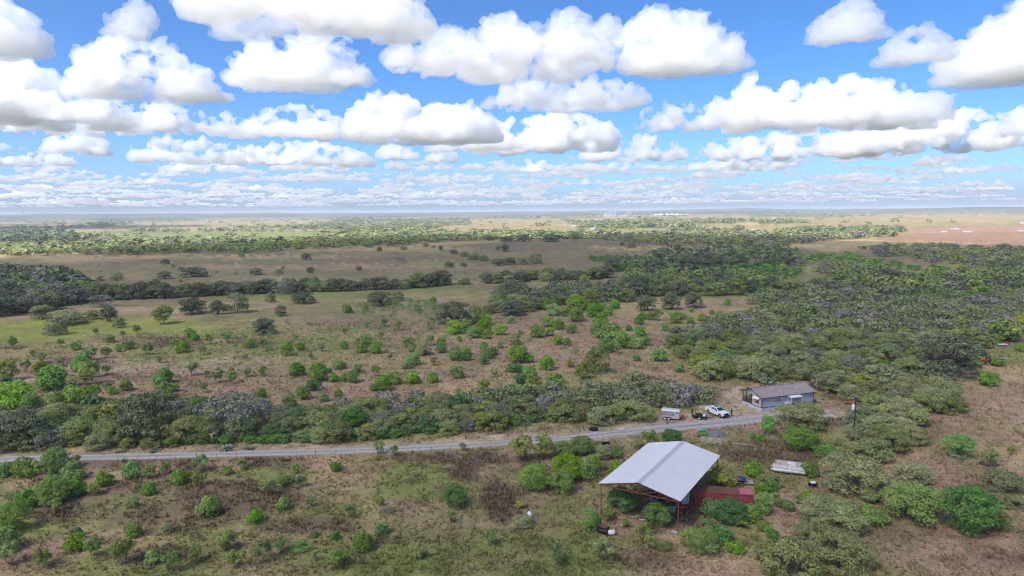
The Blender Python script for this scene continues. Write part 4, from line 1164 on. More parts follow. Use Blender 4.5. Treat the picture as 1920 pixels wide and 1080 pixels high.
for _k, (poly, sp, mix, wr, hr, phrase, nind) in enumerate(THICK):
    pts = scatter_poly(poly, sp, 900 + _k)
    kinds = [m[0] for m in mix]; pr = np.array([m[1] for m in mix]); pr /= pr.sum()
    order = np.argsort(pts[:, 1])                      # the nearest ones stay individuals
    for j, i in enumerate(order):
        x, y = pts[i]
        kd = kinds[_tr.choice(len(kinds), p=pr)]
        w = _tr.uniform(*wr); h = w * hr * _tr.uniform(.85, 1.2)
        if kd == 'dead':
            w *= .8; h *= 1.15
        if kd in ('bright', 'deep', 'pale') and wr[0] > 4.7 and hr > .59:
            w *= .6; h *= .6
        if road_dist(np.array([x]), np.array([y]))[0] < w * .4 + 3.4 and _k == 0:
            continue
        if j < nind:
            pplant(kd, x, y, w, h)
        else:
            MASS.append((kd, x, y, w, h))
# low green undergrowth along the foot of the road thicket
_foot = [(300, 838), (420, 834), (560, 828), (700, 822), (850, 808), (960, 797), (1060, 788)]
for a, b in zip(_foot[:-1], _foot[1:]):
    pa, pb = G(*a), G(*b)
    n = int((pb - pa).length / 2.2)
    for j in range(n):
        q = pa.lerp(pb, (j + _tr.uniform(-.3, .3)) / n)
        w = _tr.uniform(2.6, 4.2)
        pplant('deep' if _tr.random() < .75 else 'brush', q.x, q.y + _tr.uniform(-.4, 2.0), w, w * _tr.uniform(.5, .7))
# hedgerows: lines of trees across the pasture
HEDGE = [([(150, 563), (250, 560), (348, 557)], 30), ([(362, 556), (470, 550), (560, 548)], 26), ([(555, 546), (640, 545), (760, 541), (838, 534)], 34), ([(905, 531), (960, 530), (1000, 524)], 14), ([(1010, 526), (1100, 524), (1140, 520)], 12)]
for pl, n in HEDGE:
    P = [G(*q) for q in pl]
    seg = [(P[i + 1] - P[i]).length for i in range(len(P) - 1)]
    for j in range(n):
        t = (j + _tr.uniform(.2, .8)) / n * sum(seg)
        i = 0
        while i < len(seg) - 1 and t > seg[i]:
            t -= seg[i]; i += 1
        q = P[i].lerp(P[i + 1], min(1, t / seg[i]))
        w = _tr.uniform(6, 12); kd = ['oak', 'brush', 'greybrush', 'olive'][_tr.choice(4, p=[.4, .4, .1, .1])]
        y = q.y + _tr.uniform(-4, 5)
        pplant(kd, q.x, y, w, w * _tr.uniform(.6, .85))


# the stands beyond count: one mesh each of leafy crowns
def mass_object(name, label, cat, items, nleaf, leafrel, up=.35):
    VV, FF, TT, MM = [], [], [], []
    mats = {}
    off = 0
    r = np.random.default_rng(55)
    base = {}
    for kd in set(i[0] for i in items):
        base[kd] = []
        mat = (PROTO[kd][0][0] or PROTO[kd][0][1]).materials[0]
        mats[kd] = len(mats), mat
        for v in range(5):
            lb = lobes_dome(r, 15, .19, .22, .82, .39, .4) if kd in ('oak', 'brush', 'olive', 'greybrush', 'dead') else lobes_round(r, 12, .3, .9, .5, .34, .36)
            P, N, k = crown_points(lb, nleaf if kd != 'pale' else int(nleaf * .6), r, .7)
            lt = r.uniform(-.2, .2, len(lb))
            V, F = leaves(P, N + np.array([0, 0, up]), leafrel, r, 1.4)
            Q = np.repeat(P, 4, axis=0); V = Q + (V - Q) * np.array([1, 1, 1.6])
            base[kd].append((V, F, np.repeat(np.clip(.5 + lt[k] + r.normal(0, .14, len(P)), 0, 1), 4)))
    for kd, x, y, w, h in items:
        V, F, T = base[kd][r.integers(5)]
        if w < 3.1:
            q = int(len(F) * .22) if w < 1.6 else int(len(F) * .3)
            V, F, T = V[:q * 4] * 1.0, F[:q], T[:q * 4]
        a = r.uniform(0, 6.28); c, s = math.cos(a), math.sin(a)
        Q = np.column_stack([(V[:, 0] * c - V[:, 1] * s) * w + x, (V[:, 0] * s + V[:, 1] * c) * w + y, V[:, 2] * h])
        Q[:, 2] += float(zt(x, y)) - .05
        VV.append(Q); FF.append(F + off); TT.append(np.clip(.5 + (T - .5) * .8 + r.normal(0, .12), 0, 1)); MM.append(np.full(len(F), mats[kd][0], np.int32))
        off += len(V)
    me = mesh_from(name, np.vstack(VV), np.vstack(FF), [m for _, m in sorted(mats.values(), key=lambda q: q[0])])
    me.polygons.foreach_set('material_index', np.concatenate(MM))
    put_tint(me, np.concatenate(TT))
    o = link(name, me)
    return tag(o, label, cat, kind='stuff')


# small shrubs dotted over the pasture, the hill and the clearing
_pr = np.random.default_rng(61)
for poly, sp, share in (([(0, 560), (560, 545), (1000, 520), (1140, 490), (1300, 475), (1180, 458), (960, 452), (600, 474), (0, 490)], 17, .5), ([(0, 640), (500, 600), (900, 600), (1250, 640), (1250, 690), (1000, 740), (600, 770), (0, 760)], 5.5, .55), ([(1700, 900), (1960, 640), (1960, 1080), (1640, 1080)], 5, .5), ([(0, 880), (900, 870), (1100, 960), (1100, 1080), (0, 1080)], 4.4, .5)):
    for x, y in scatter_poly(poly, sp, int(sp * 10)):
        if _pr.random() < share:
            near_ = math.hypot(x, y) < 420
            w = _pr.uniform(.6, 1.5) if near_ else _pr.uniform(1.2, 3.0)
            MASS.append((['olive', 'pale', 'brush', 'greybrush', 'deep'][_pr.choice(5, p=[.3, .3, .15, .15, .1])], x, y, w, w * _pr.uniform(.4, .8)))
near = [m for m in MASS if math.hypot(m[1], m[2]) < 420]
mid = [m for m in MASS if 420 <= math.hypot(m[1], m[2]) < 900]
farm = [m for m in MASS if math.hypot(m[1], m[2]) >= 900]
print('mass', len(near), len(mid), len(farm), time.time() - T0)
if near:
    mass_object('thicket', 'tangled olive and green brush filling the middle distance', 'brush', near, 270, .085)
if mid:
    mass_object('brush_belt', 'belts of green and dark brush beyond the pasture', 'brush', mid, 130, .125, .7)
# far woods: masked by noise and by the fields
fr = np.random.default_rng(66)
_n = 60000
_yy = fr.uniform(403.5, 452, _n)
_d = CAM_H * FPX / (_yy - 396.0)
_az = fr.uniform(-.72, .72, _n)
_x, _y = _d * np.sin(_az), _d * np.cos(_az)
_px, _py = pix(_x, _y, zt(_x, _y))
_inf = np.zeros(_n, bool)
for poly, _c in FIELDS:
    _inf |= in_poly(_px, _py, poly)
_v = fbm2(_x / 420, _y / 900, 97, 4); _v2 = fbm2(_x / 130, _y / 190, 12, 3)
_ok = (_d > 950) & (_d < 6500) & ~(_inf & (fr.random(_n) > .012)) & ~((_v > .45) & (fr.random(_n) > .06)) & ~((_v2 > .55) & (fr.random(_n) > .25))
for i in np.nonzero(_ok)[0][:2500]:
    w = fr.uniform(12, 26) * (1 + _d[i] / 7000)
    farm.append((['brush', 'olive', 'oak', 'yellow'][fr.choice(4, p=[.22, .48, .04, .26])], float(_x[i]), float(_y[i]), w, w * fr.uniform(.3, .5)))
mass_object('far_woods', 'far brush and woods running to the horizon', 'woods', farm, 42, .21, 1.3)
print('woods', len(farm), time.time() - T0)


# ------------------------------------------------------------------ grass and weeds standing on the near ground
def grass():
    r = np.random.default_rng(404)
    n = 105000
    yy = r.uniform(0, 1, n)
    d = 78 * (290 / 78) ** yy
    az = r.uniform(-.70, .70, n)
    x, y = d * np.sin(az), d * np.cos(az)
    rd = road_dist(x, y)
    px, py = pix(x, y, np.zeros(n))
    keep = (np.abs(rd) > 2.6) & (px > -60) & (px < 1980)
    x, y, d, px, py = x[keep], y[keep], d[keep], px[keep], py[keep]
    c = cover(x, y)
    mau = np.clip(1 - np.abs(c - MAUVE).sum(1) * 5, 0, 1)
    pale = np.clip(1 - np.abs(c - PALE).sum(1) * 4, 0, 1)
    clump = fbm2(x / 2.3, y / 2.3, 19, 2)
    keep = (r.random(len(x)) > pale) & (clump > r.uniform(.25, .55, len(x)))
    x, y, d, c, mau = x[keep], y[keep], d[keep], c[keep], mau[keep]
    n = len(x)
    h = (.22 + .34 * r.random(n) ** 2 + .45 * mau * r.random(n)) * (d / 110) ** .25
    wd = h * r.uniform(.5, 1.0, n)
    VV = np.empty((n, 4, 3, 3)); 
    for b in range(4):
        a = r.uniform(0, 6.28, n); lean = r.uniform(.1, .7, n) * h
        bx, by = x + np.cos(a) * wd * .3, y + np.sin(a) * wd * .3
        pxn, pyn = -np.sin(a) * wd * .28, np.cos(a) * wd * .28
        VV[:, b, 0] = np.column_stack([bx - pxn, by - pyn, np.full(n, -.02)])
        VV[:, b, 1] = np.column_stack([bx + pxn, by + pyn, np.full(n, -.02)])
        VV[:, b, 2] = np.column_stack([bx + np.cos(a) * lean, by + np.sin(a) * lean, h * r.uniform(.7, 1.1, n)])
    V = VV.reshape(-1, 3)
    me = mesh_from('grass', V, np.arange(len(V)).reshape(-1, 3), [M_GRASS])
    col = c * r.uniform(.75, 1.35, n)[:, None]
    col = col * (1 - .25) + np.array([.27, .24, .12]) * .25 * r.uniform(.6, 1.3, n)[:, None]
    add_attr(me, 'cover', np.repeat(col.clip(.01, .8), 12, axis=0))
    return tag(link('grass', me), 'dry tufted grass and brown weeds on the near ground', 'grass', kind='stuff')


M_GRASS = bpy.data.materials.new('grass_blade')
_n, _l, _b = nodes_of(M_GRASS)
_at = _n.new('ShaderNodeAttribute'); _at.attribute_name = 'cover'
_l.new(_at.outputs['Color'], _b.inputs['Base Color']); _b.inputs['Roughness'].default_value = .9; _b.inputs['Specular IOR Level'].default_value = .05
_tr2 = _n.new('ShaderNodeBsdfTranslucent'); _l.new(_at.outputs['Color'], _tr2.inputs['Color'])
_ms = _n.new('ShaderNodeMixShader'); _ms.inputs[0].default_value = .3
_l.new(_b.outputs[0], _ms.inputs[1]); _l.new(_tr2.outputs[0], _ms.inputs[2]); _l.new(_ms.outputs[0], _n['Material Output'].inputs['Surface'])
grass()
print('grass', time.time() - T0)
# ------------------------------------------------------------------ built things
class MB:
    """collects boxes, bars and turned shapes into one mesh"""
    def __init__(self):
        self.v, self.f = [], []

    def _add(self, V, F):
        o = len(self.v)
        self.v += [tuple(map(float, q)) for q in V]
        self.f += [tuple(o + i for i in q) for q in F]
        return self

    def box(self, c, s, rz=0.0, ry=0.0, rx=0.0, taper=1.0):
        E = Euler((rx, ry, rz)).to_matrix()
        V = []
        for z in (-1, 1):
            for y in (-1, 1):
                for x in (-1, 1):
                    k = taper if z > 0 else 1.0
                    V.append(E @ Vector((x * s[0] / 2 * k, y * s[1] / 2 * k, z * s[2] / 2)) + Vector(c))
        return self._add(V, [(0, 2, 3, 1), (4, 5, 7, 6), (0, 1, 5, 4), (1, 3, 7, 5), (3, 2, 6, 7), (2, 0, 4, 6)])

    def bar(self, a, b, r, r2=None, n=6):
        V, F = tubes([(a, b, r, r if r2 is None else r2)], n)
        F = [tuple(q) for q in F] + [tuple(range(n))[::-1], tuple(range(n, 2 * n))]
        return self._add(V, F)

    def beam(self, a, b, w, h):
        a, b = Vector(a), Vector(b)
        d = (b - a); L = d.length
        q = d.to_track_quat('X', 'Z').to_matrix()
        V = []
        for z in (-1, 1):
            for y in (-1, 1):
                for x in (0, 1):
                    V.append(a + q @ Vector((x * L, y * w / 2, z * h / 2)))
        return self._add(V, [(0, 2, 3, 1), (4, 5, 7, 6), (0, 1, 5, 4), (1, 3, 7, 5), (3, 2, 6, 7), (2, 0, 4, 6)])

    def prism(self, prof, y0, y1, axis='y'):
        """profile of (a, z) pairs run along an axis"""
        n = len(prof)
        V = [((a, y0, z) if axis == 'y' else (y0, a, z)) for a, z in prof] + [((a, y1, z) if axis == 'y' else (y1, a, z)) for a, z in prof]
        F = [tuple(range(n)), tuple(range(n, 2 * n))[::-1]] + [(i, n + i, n + (i + 1) % n, (i + 1) % n) for i in range(n)]
        return self._add(V, F)

    def lathe(self, prof, c=(0, 0, 0), n=14, axis='z'):
        V, F = [], []
        for r, z in prof:
            for k in range(n):
                a = 2 * math.pi * k / n
                p = (r * math.cos(a), r * math.sin(a), z)
                p = p if axis == 'z' else ((p[2], p[0], p[1]) if axis == 'x' else (p[0], p[2], p[1]))
                V.append((p[0] + c[0], p[1] + c[1], p[2] + c[2]))
        m = len(prof)
        for i in range(m - 1):
            for k in range(n):
                k2 = (k + 1) % n
                F.append((i * n + k, i * n + k2, (i + 1) * n + k2, (i + 1) * n + k))
        F += [tuple(range(n))[::-1], tuple(range((m - 1) * n, m * n))]
        return self._add(V, F)

    def quad(self, *p):
        return self._add(p, [tuple(range(len(p)))])

    def build(self, name, mat, parent=None, loc=None, rotz=0, bevel=0.0, smooth=False):
        import bmesh
        me = bpy.data.meshes.new(name)
        me.from_pydata(self.v, [], self.f)
        bm = bmesh.new(); bm.from_mesh(me)
        bmesh.ops.recalc_face_normals(bm, faces=bm.faces)
        if bevel:
            bmesh.ops.bevel(bm, geom=[e for e in bm.edges if len(e.link_faces) == 2 and e.calc_face_angle(0) > .6], offset=bevel, segments=2, affect='EDGES', profile=.6)
        bm.to_mesh(me); bm.free()
        me.materials.append(mat)
        if smooth:
            for p in me.polygons:
                p.use_smooth = True
        return link(name, me, parent, loc, rotz)


def root(name, px, py, rotz, label, cat, group=None, z=0.0, pos=None):
    p = G(px, py) if pos is None else Vector(pos)
    o = link(name, None, None, (p.x, p.y, z if pos is None else p.z), rotz)
    return tag(o, label, cat, group)


MP = mat_plain
M_ROOF = MP('galvanised_roof', (.46, .465, .50), .6, 0, .25, rgb2=(.425, .43, .465), scale=.25)
M_RIDGE = MP('ridge_cap', (.37, .375, .415), .6, 0, .5, var=.1)
M_RUST = MP('red_primer_steel', (.21, .05, .035), .75, .1, .3, rgb2=(.15, .06, .04), scale=4)
M_RUST2 = MP('rust', (.16, .075, .045), .9, 0, .2, rgb2=(.09, .05, .04), scale=5)
M_BLACK = MP('black_steel', (.018, .018, .02), .55, .2, .4, var=.3)
M_RUBBER = MP('rubber', (.02, .02, .022), .9, 0, .2, var=.3)
M_WHITE = MP('white_paint', (.62, .62, .63), .45, 0, .4, rgb2=(.55, .55, .56), scale=3)
M_CARW = MP('white_car_paint', (.66, .66, .68), .25, 0, .6, rgb2=(.64, .64, .66))
M_GLASS = MP('tinted_glass', (.025, .03, .045), .06, 0, .8, var=.1)
M_CHROME = MP('wheel_metal', (.55, .55, .56), .35, .8, .5, var=.1)
M_WALL = MP('blue_grey_siding', (.345, .36, .44), .75, 0, .25, rgb2=(.31, .325, .40), scale=2.5)
M_SKIRT = MP('pale_blue_skirting', (.44, .49, .57), .7, 0, .25, var=.12, scale=2)
M_TRIMD = MP('dark_plum_trim', (.05, .035, .05), .7, 0, .3, var=.2)
M_SHING = MP('brown_shingle', (.30, .255, .245), .92, 0, .1, rgb2=(.215, .18, .175), scale=5, bump=.02)
M_BRICK = MP('pink_brick_panel', (.50, .38, .34), .85, 0, .2, rgb2=(.40, .30, .27), scale=7)
M_GREYW = MP('light_grey_siding', (.40, .41, .48), .75, 0, .25, var=.1, scale=2)
M_DECK = MP('deck_boards', (.17, .13, .12), .85, 0, .2, var=.3, scale=6)
M_ALU = MP('weathered_aluminium', (.50, .49, .48), .5, .35, .4, rgb2=(.38, .36, .35), scale=2)
M_TRAILR = MP('silver_trailer_roof', (.60, .59, .57), .45, .3, .4, rgb2=(.5, .49, .46), scale=1.5)
M_ORANGE = MP('orange_paint', (.45, .14, .045), .6, 0, .3, var=.25)
M_RED = MP('faded_red_paint', (.29, .055, .055), .7, 0, .3, rgb2=(.21, .045, .045), scale=1.5)
M_REDTOP = MP('pink_faded_red', (.42, .14, .14), .7, 0, .3, rgb2=(.30, .10, .09), scale=1.0)
M_BLUE = MP('dark_blue_tarp', (.045, .06, .11), .55, 0, .4, var=.3, scale=5)
M_NAVY = MP('navy_cloth', (.02, .03, .07), .9, 0, .1, var=.2)
M_SKIN = MP('skin', (.42, .25, .18), .6, 0, .3, var=.1)
M_TEAL = MP('teal_plastic', (.02, .25, .19), .5, 0, .4, var=.15)
M_ASPH = MP('dark_millings', (.115, .112, .125), .95, 0, .1, rgb2=(.17, .165, .175), scale=6, bump=.06)
M_WOOD = MP('creosoted_wood', (.05, .038, .032), .9, 0, .15, var=.35, scale=5)
M_PIPE = MP('pale_weathered_wood', (.42, .38, .34), .85, 0, .2, var=.25)
M_DRUM = MP('transformer_grey', (.62, .65, .68), .45, .1, .4, var=.08)
M_CONC = MP('concrete', (.45, .43, .41), .9, 0, .2, var=.2, bump=.01)
M_PINK = MP('pink_plastic', (.62, .08, .20), .6, 0, .3, var=.1)
M_TARP = MP('grey_sheet', (.33, .36, .38), .6, .1, .3, var=.25)
M_SEAT = MP('worn_tan_vinyl', (.42, .28, .21), .8, 0, .2, rgb2=(.48, .43, .39), scale=6)
M_LAMP = MP('lamp_lens', (.7, .68, .62), .15, 0, .7, var=.05)
M_GALV = MP('galvanised_wire', (.30, .29, .28), .5, .5, .4, var=.2)
M_FARW = MP('far_white_sheeting', (.44, .44, .43), .6, 0, .3, var=.05)
M_FARG = MP('far_grey_steel', (.42, .43, .45), .6, .2, .3, var=.1)
M_TILE = MP('far_red_roof', (.42, .17, .11), .8, 0, .2, var=.15)


def wheel(parent, c, r, w, axis='y', rim=None):
    o = MB().lathe([(r * .55, -w / 2), (r * .92, -w / 2), (r, -w * .32), (r, w * .32), (r * .92, w / 2), (r * .55, w / 2)], (0, 0, 0), 18, axis).build('wheel', M_RUBBER, parent, c)
    MB().lathe([(.01, -w * .5), (r * .58, -w * .53), (r * .58, w * .53), (.01, w * .5)], (0, 0, 0), 14, axis).build('rim', rim or M_CHROME, o)
    return o


# ---- open metal shelter
def shelter():
    A, Bp, D, C = (12.75, 97.0), (22.85, 90.75), (35.15, 107.1), (25.3, 114.2)       # roof corners on plan, eave at 5 m
    ax = math.atan2(Bp[1] - A[1], Bp[0] - A[0])                                      # across the gable
    W, L, E, RZ = 11.9, 20.6, 5.0, 6.35
    o = root('metal_shelter', 0, 0, ax, 'open pole shelter with white metal gable roof and rusty red posts', 'shelter', pos=(A[0], A[1], 0))
    pitch = math.atan2(RZ - E, W / 2)
    s = math.hypot(W / 2, RZ - E)
    n = 23
    for side in (0, 1):                                                              # standing-seam sheets, laid eave to ridge
        for k in range(n):
            y0, y1 = L * k / n, L * (k + 1) / n - .012
            m = MB()
            xa, xb = (-.25, W / 2) if side == 0 else (W + .25, W / 2)
            za = E - .25 * math.tan(pitch)
            zb = RZ
            N = 2
            for i in range(N):                                                       # pan and raised ribs
                ya = y0 + (y1 - y0) * i / N; yb = y0 + (y1 - y0) * (i + .72) / N; yc = y0 + (y1 - y0) * (i + 1) / N
                m.quad((xa, ya, za), (xb, ya, zb), (xb, yb, zb), (xa, yb, za))
                ym = (yb + yc) / 2
                m.quad((xa, yb, za), (xb, yb, zb), (xb, ym, zb + .085), (xa, ym, za + .085))
                m.quad((xa, ym, za + .085), (xb, ym, zb + .085), (xb, yc, zb), (xa, yc, za))
            m.build('roof_sheet', M_ROOF, o)
    MB().prism([(W / 2 - .42, RZ - .055), (W / 2, RZ + .075), (W / 2 + .42, RZ - .055), (W / 2, RZ + .085)], -.05, L + .05).build('ridge_cap', M_RIDGE, o)
    for k in range(4):                                                               # posts with caps, trusses
        y = .25 + (L - .5) * k / 3
        for x in (.1, W - .1):
            if k in (2,) and x < 1:
                pass
            MB().bar((x, y, -.2), (x, y, E - .12), .075, n=8).build('post', M_RUST, o)
        t = MB()
        t.beam((0, y, E - .22), (W / 2, y, RZ - .2), .09, .12).beam((W, y, E - .22), (W / 2, y, RZ - .2), .09, .12)
        t.beam((0.1, y, E - .28), (W - .1, y, E - .28), .09, .1)
        t.beam((W / 2, y, E - .28), (W / 2, y, RZ - .2), .08, .08)
        for f in (.25, .75):
            zt_ = E - .22 + (RZ - E) * (1 - abs(f - .5) * 2)
            t.beam((W * f, y, zt_), (W / 2, y, E - .28), .07, .07)
            t.beam((W * f, y, zt_), (W * f, y, E - .28), .07, .07)
            g = .12 if f < .5 else .88
            t.beam((W * f, y, E - .28), (W * g, y, E - .22 + (RZ - E) * .24), .06, .06)
        t.build('truss', M_RUST, o)
    for side in (0, 1):
        for i in range(5):
            f = i / 4 * .46
            x = W * f if side == 0 else W * (1 - f)
            z = E - .09 + (RZ - E) * f * 2
            MB().beam((x, -.08, z - .06), (x, L + .08, z - .06), .06, .1).build('purlin', M_RUST, o)
    return o


SHEL = shelter()


# ---- grey house
def house():
    Cc, R = G(1428, 771), G(1524, 758.5)
    a = math.atan2(R.y - Cc.y, R.x - Cc.x)
    L, W, S, E, RZ = 14.6, 6.6, .75, 3.25, 4.55
    o = root('grey_house', 0, 0, a, 'blue-grey single-storey house with brown shingle roof and corner porch', 'house', pos=(Cc.x, Cc.y, 0))
    px_, py_ = 2.6, 3.3                                        # porch recess: 2.6 deep, from y 3.3 to W
    MB().prism([(0, 0.0), (L, 0.0), (L, S), (0, S)], -.02, W + .02).build('skirting', M_SKIRT, o)
    w = MB()
    w.box((L / 2, .06, (S + E) / 2), (L, .12, E - S)).box((L / 2 + px_ / 2, W - .06, (S + E) / 2), (L - px_, .12, E - S)).box((L - .06, W / 2, (S + E) / 2), (.12, W - .24, E - S))
    w.box((px_ + .06, (py_ + W) / 2, (S + E) / 2), (.12, W - py_ - .24, E - S)).box((px_ / 2, py_ + .06, (S + E) / 2), (px_, .12, E - S))
    w.build('wall', M_WALL, o)
    MB().box((.05, py_ / 2, (S + E) / 2), (.12, py_ - .14, E - S - .02)).build('front_wall', M_BRICK, o)['label'] = 'pinkish brick-panel front wall'
    for x in (0.0, L):
        MB().prism([(.02, E), (W / 2, RZ - .12), (W - .02, E)], x + (.03 if x == 0 else -.15), x + (.15 if x == 0 else -.03), 'x').build('gable', M_GREYW if x == 0 else M_WALL, o)
    for side in (0, 1):                                        # roof slopes with courses of shingle strips
        ya, yb = (-.45, W / 2) if side == 0 else (W + .45, W / 2)
        za = E - .45 * (RZ - E) / (W / 2) + .02
        rf = MB()
        rf._add([(-.5, ya, za), (L + .45, ya, za), (L + .45, yb, RZ), (-.5, yb, RZ), (-.5, ya, za - .14), (L + .45, ya, za - .14), (L + .45, yb, RZ - .14), (-.5, yb, RZ - .14)],
                [(0, 1, 2, 3), (4, 7, 6, 5), (0, 4, 5, 1), (1, 5, 6, 2), (3, 2, 6, 7), (0, 3, 7, 4)])
        ro = rf.build('roof', M_TRIMD, o)
        n = 16
        for k in range(n):
            f0, f1 = k / n, (k + 1.06) / n
            y0, y1 = ya + (yb - ya) * f0, ya + (yb - ya) * min(1, f1)
            z0, z1 = za + (RZ - za) * f0, za + (RZ - za) * min(1, f1)
            MB()._add([(-.52, y0, z0 + .035), (L + .47, y0, z0 + .035), (L + .47, y1, z1 + .012), (-.52, y1, z1 + .012), (-.52, y0, z0 + .004), (L + .47, y0, z0 + .004)], [(0, 1, 2, 3), (4, 5, 1, 0)]).build('shingle_course', M_SHING, ro)
        if side == 0:
            for x, f in ((4.6, .7), (5.6, .35), (11.2, .6), (9.0, .95)):
                MB().bar((x, ya + (yb - ya) * f, za + (RZ - za) * f), (x, ya + (yb - ya) * f, za + (RZ - za) * f + .35), .07, n=8).build('vent_pipe', M_WHITE, ro)
    MB().box((L / 2, W / 2, RZ + .085), (L + .96, .34, .05)).build('ridge_cap', M_SHING, o)
    tr = MB()
    for (x, y) in ((-.02, -.02), (L - .05, -.02), (-.02, py_ + .02)):
        tr.box((x, y, (S + E) / 2), (.14, .14, E - S + .05))
    tr.box((L / 2, -.03, S), (L, .08, .12)).box((-.03, py_ / 2, S), (.08, py_, .1))
    tr.build('corner_trim', M_TRIMD, o)
    # porch
    MB().box((px_ / 2, (py_ + W) / 2 + .06, S + .05), (px_ + .1, W - py_ - .1, .1)).build('porch_floor', M_DECK, o)
    for (x, y) in ((.08, W - .08), (.08, (py_ + W) / 2 + .4), (px_ - .1, W - .08)):
        MB().box((x, y, (S + E) / 2 + .05), (.12, .12, E - S - .1)).build('porch_post', M_TRIMD, o)
    for (p, q) in (((.08, W - .08), (.08, py_ + .1)), ((.08, W - .08), (px_ - .1, W - .08))):
        rl = MB().beam((*p, S + .95), (*q, S + .95), .07, .07).beam((*p, S + .22), (*q, S + .22), .06, .06)
        for i in range(1, 16):
            f = i / 16
            x, y = p[0] + (q[0] - p[0]) * f, p[1] + (q[1] - p[1]) * f
            rl.box((x, y, S + .58), (.035, .035, .72))
        rl.build('railing', M_TRIMD, o)

    def window(c, w_, h_, axis, cols=2, rows=2):
        wnd = MB().box(c, (w_, .1, h_) if axis == 'x' else (.1, w_, h_)).build('window', M_WHITE, o)
        off = -.035
        for i in range(cols):
            for j in range(rows):
                du = (i + .5) / cols * (w_ - .16) - (w_ - .16) / 2; dv = (j + .5) / rows * (h_ - .16) - (h_ - .16) / 2
                sz = ((w_ - .16) / cols - .08, (h_ - .16) / rows - .08)
                p = (c[0] + du, c[1] + off, c[2] + dv) if axis == 'x' else (c[0] + off, c[1] + du, c[2] + dv)
                MB().box(p, (sz[0], .06, sz[1]) if axis == 'x' else (.06, sz[0], sz[1])).build('pane', M_GLASS, wnd)
        return wnd
    window((4.6, -.02, 2.3), .95, 1.05, 'x', 2, 2)
    MB().box((4.6, 0.004, 2.3), (1.13, .05, 1.23)).build('window_trim', M_TRIMD, o)
    window((9.9, -.02, 2.75), .95, .62, 'x', 1, 1)
    window((-.04, 1.45, 2.0), 1.5, 1.35, 'y', 2, 2)
    window((px_ - .02, 4.3, 2.0), .8, 1.2, 'y', 1, 2)
    aw = MB()                                                  # canted window awning
    aw._add([(-.02, .5, 2.95), (-.02, 2.5, 2.95), (-.75, 2.5, 2.6), (-.75, .5, 2.6), (-.02, .5, 2.9), (-.02, 2.5, 2.9), (-.75, 2.5, 2.55), (-.75, .5, 2.55)], [(0, 1, 2, 3), (4, 7, 6, 5), (0, 3, 7, 4), (1, 5, 6, 2), (2, 6, 7, 3)])
    aw.build('window_awning', M_WHITE, o)
    d = MB().box((7.55, -.03, 1.8), (.98, .1, 2.1)).build('door', M_WHITE, o)
    MB().box((7.55, -.06, 1.85), (.5, .09, .2)).build('door_pane', M_GLASS, d)
    MB().bar((7.9, -.12, 1.75), (7.9, -.06, 1.75), .04).build('handle', M_CHROME, d)
    a2 = MB()
    a2._add([(6.95, 0, 3.02), (10.1, 0, 3.02), (10.1, -1.5, 2.78), (6.95, -1.5, 2.78), (6.95, 0, 2.96), (10.1, 0, 2.96), (10.1, -1.5, 2.7), (6.95, -1.5, 2.7)], [(0, 3, 2, 1), (4, 5, 6, 7), (0, 4, 7, 3), (1, 2, 6, 5), (2, 3, 7, 6)])
    a2.build('door_canopy', M_WHITE, o)
    for x in (7.05, 10.0):
        MB().bar((x, -1.42, 0), (x, -1.42, 2.72), .05).build('canopy_post', M_WHITE, o)
    MB().box((8.5, -.75, .35), (2.9, 1.4, .7)).build('steps_platform', M_DECK, o)
    ac = root('air_conditioner', 0, 0, a, 'white air conditioning unit standing at the long side of the house', 'air conditioner', pos=o.matrix_basis @ Vector((3.9, -1.25, 0)))
    MB().box((0, 0, .52), (1.0, .95, .95)).build('casing', M_WHITE, ac, bevel=.03)
    MB().lathe([(.36, 0), (.40, .05), (.36, .1), (.3, .1)], (0, 0, .99), 16).build('fan_guard', M_FARG, ac)
    g = MB()
    for k in range(7):
        g.box((0, -.48, .2 + k * .1), (.86, .03, .035))
    g.build('grille', M_FARG, ac)
    MB().box((0, 0, .03), (1.15, 1.1, .07)).build('pad', M_CONC, ac)
    # satellite dish at the wall
    ds = tag(link('satellite_dish', None, None, o.matrix_basis @ Vector((6.3, -.55, 0)), a), 'small white satellite dish on a stub pole beside the house door', 'dish')
    MB().bar((0, 0, 0), (0, 0, 1.2), .04).build('mast', M_FARG, ds)
    MB().lathe([(.02, 0), (.18, .02), (.32, .07), (.4, .13), (.38, .13), (.3, .08), (.02, .02)], (0, -.1, 1.3), 14, 'y').build('bowl', M_WHITE, ds)
    return o


HOUSE = house()


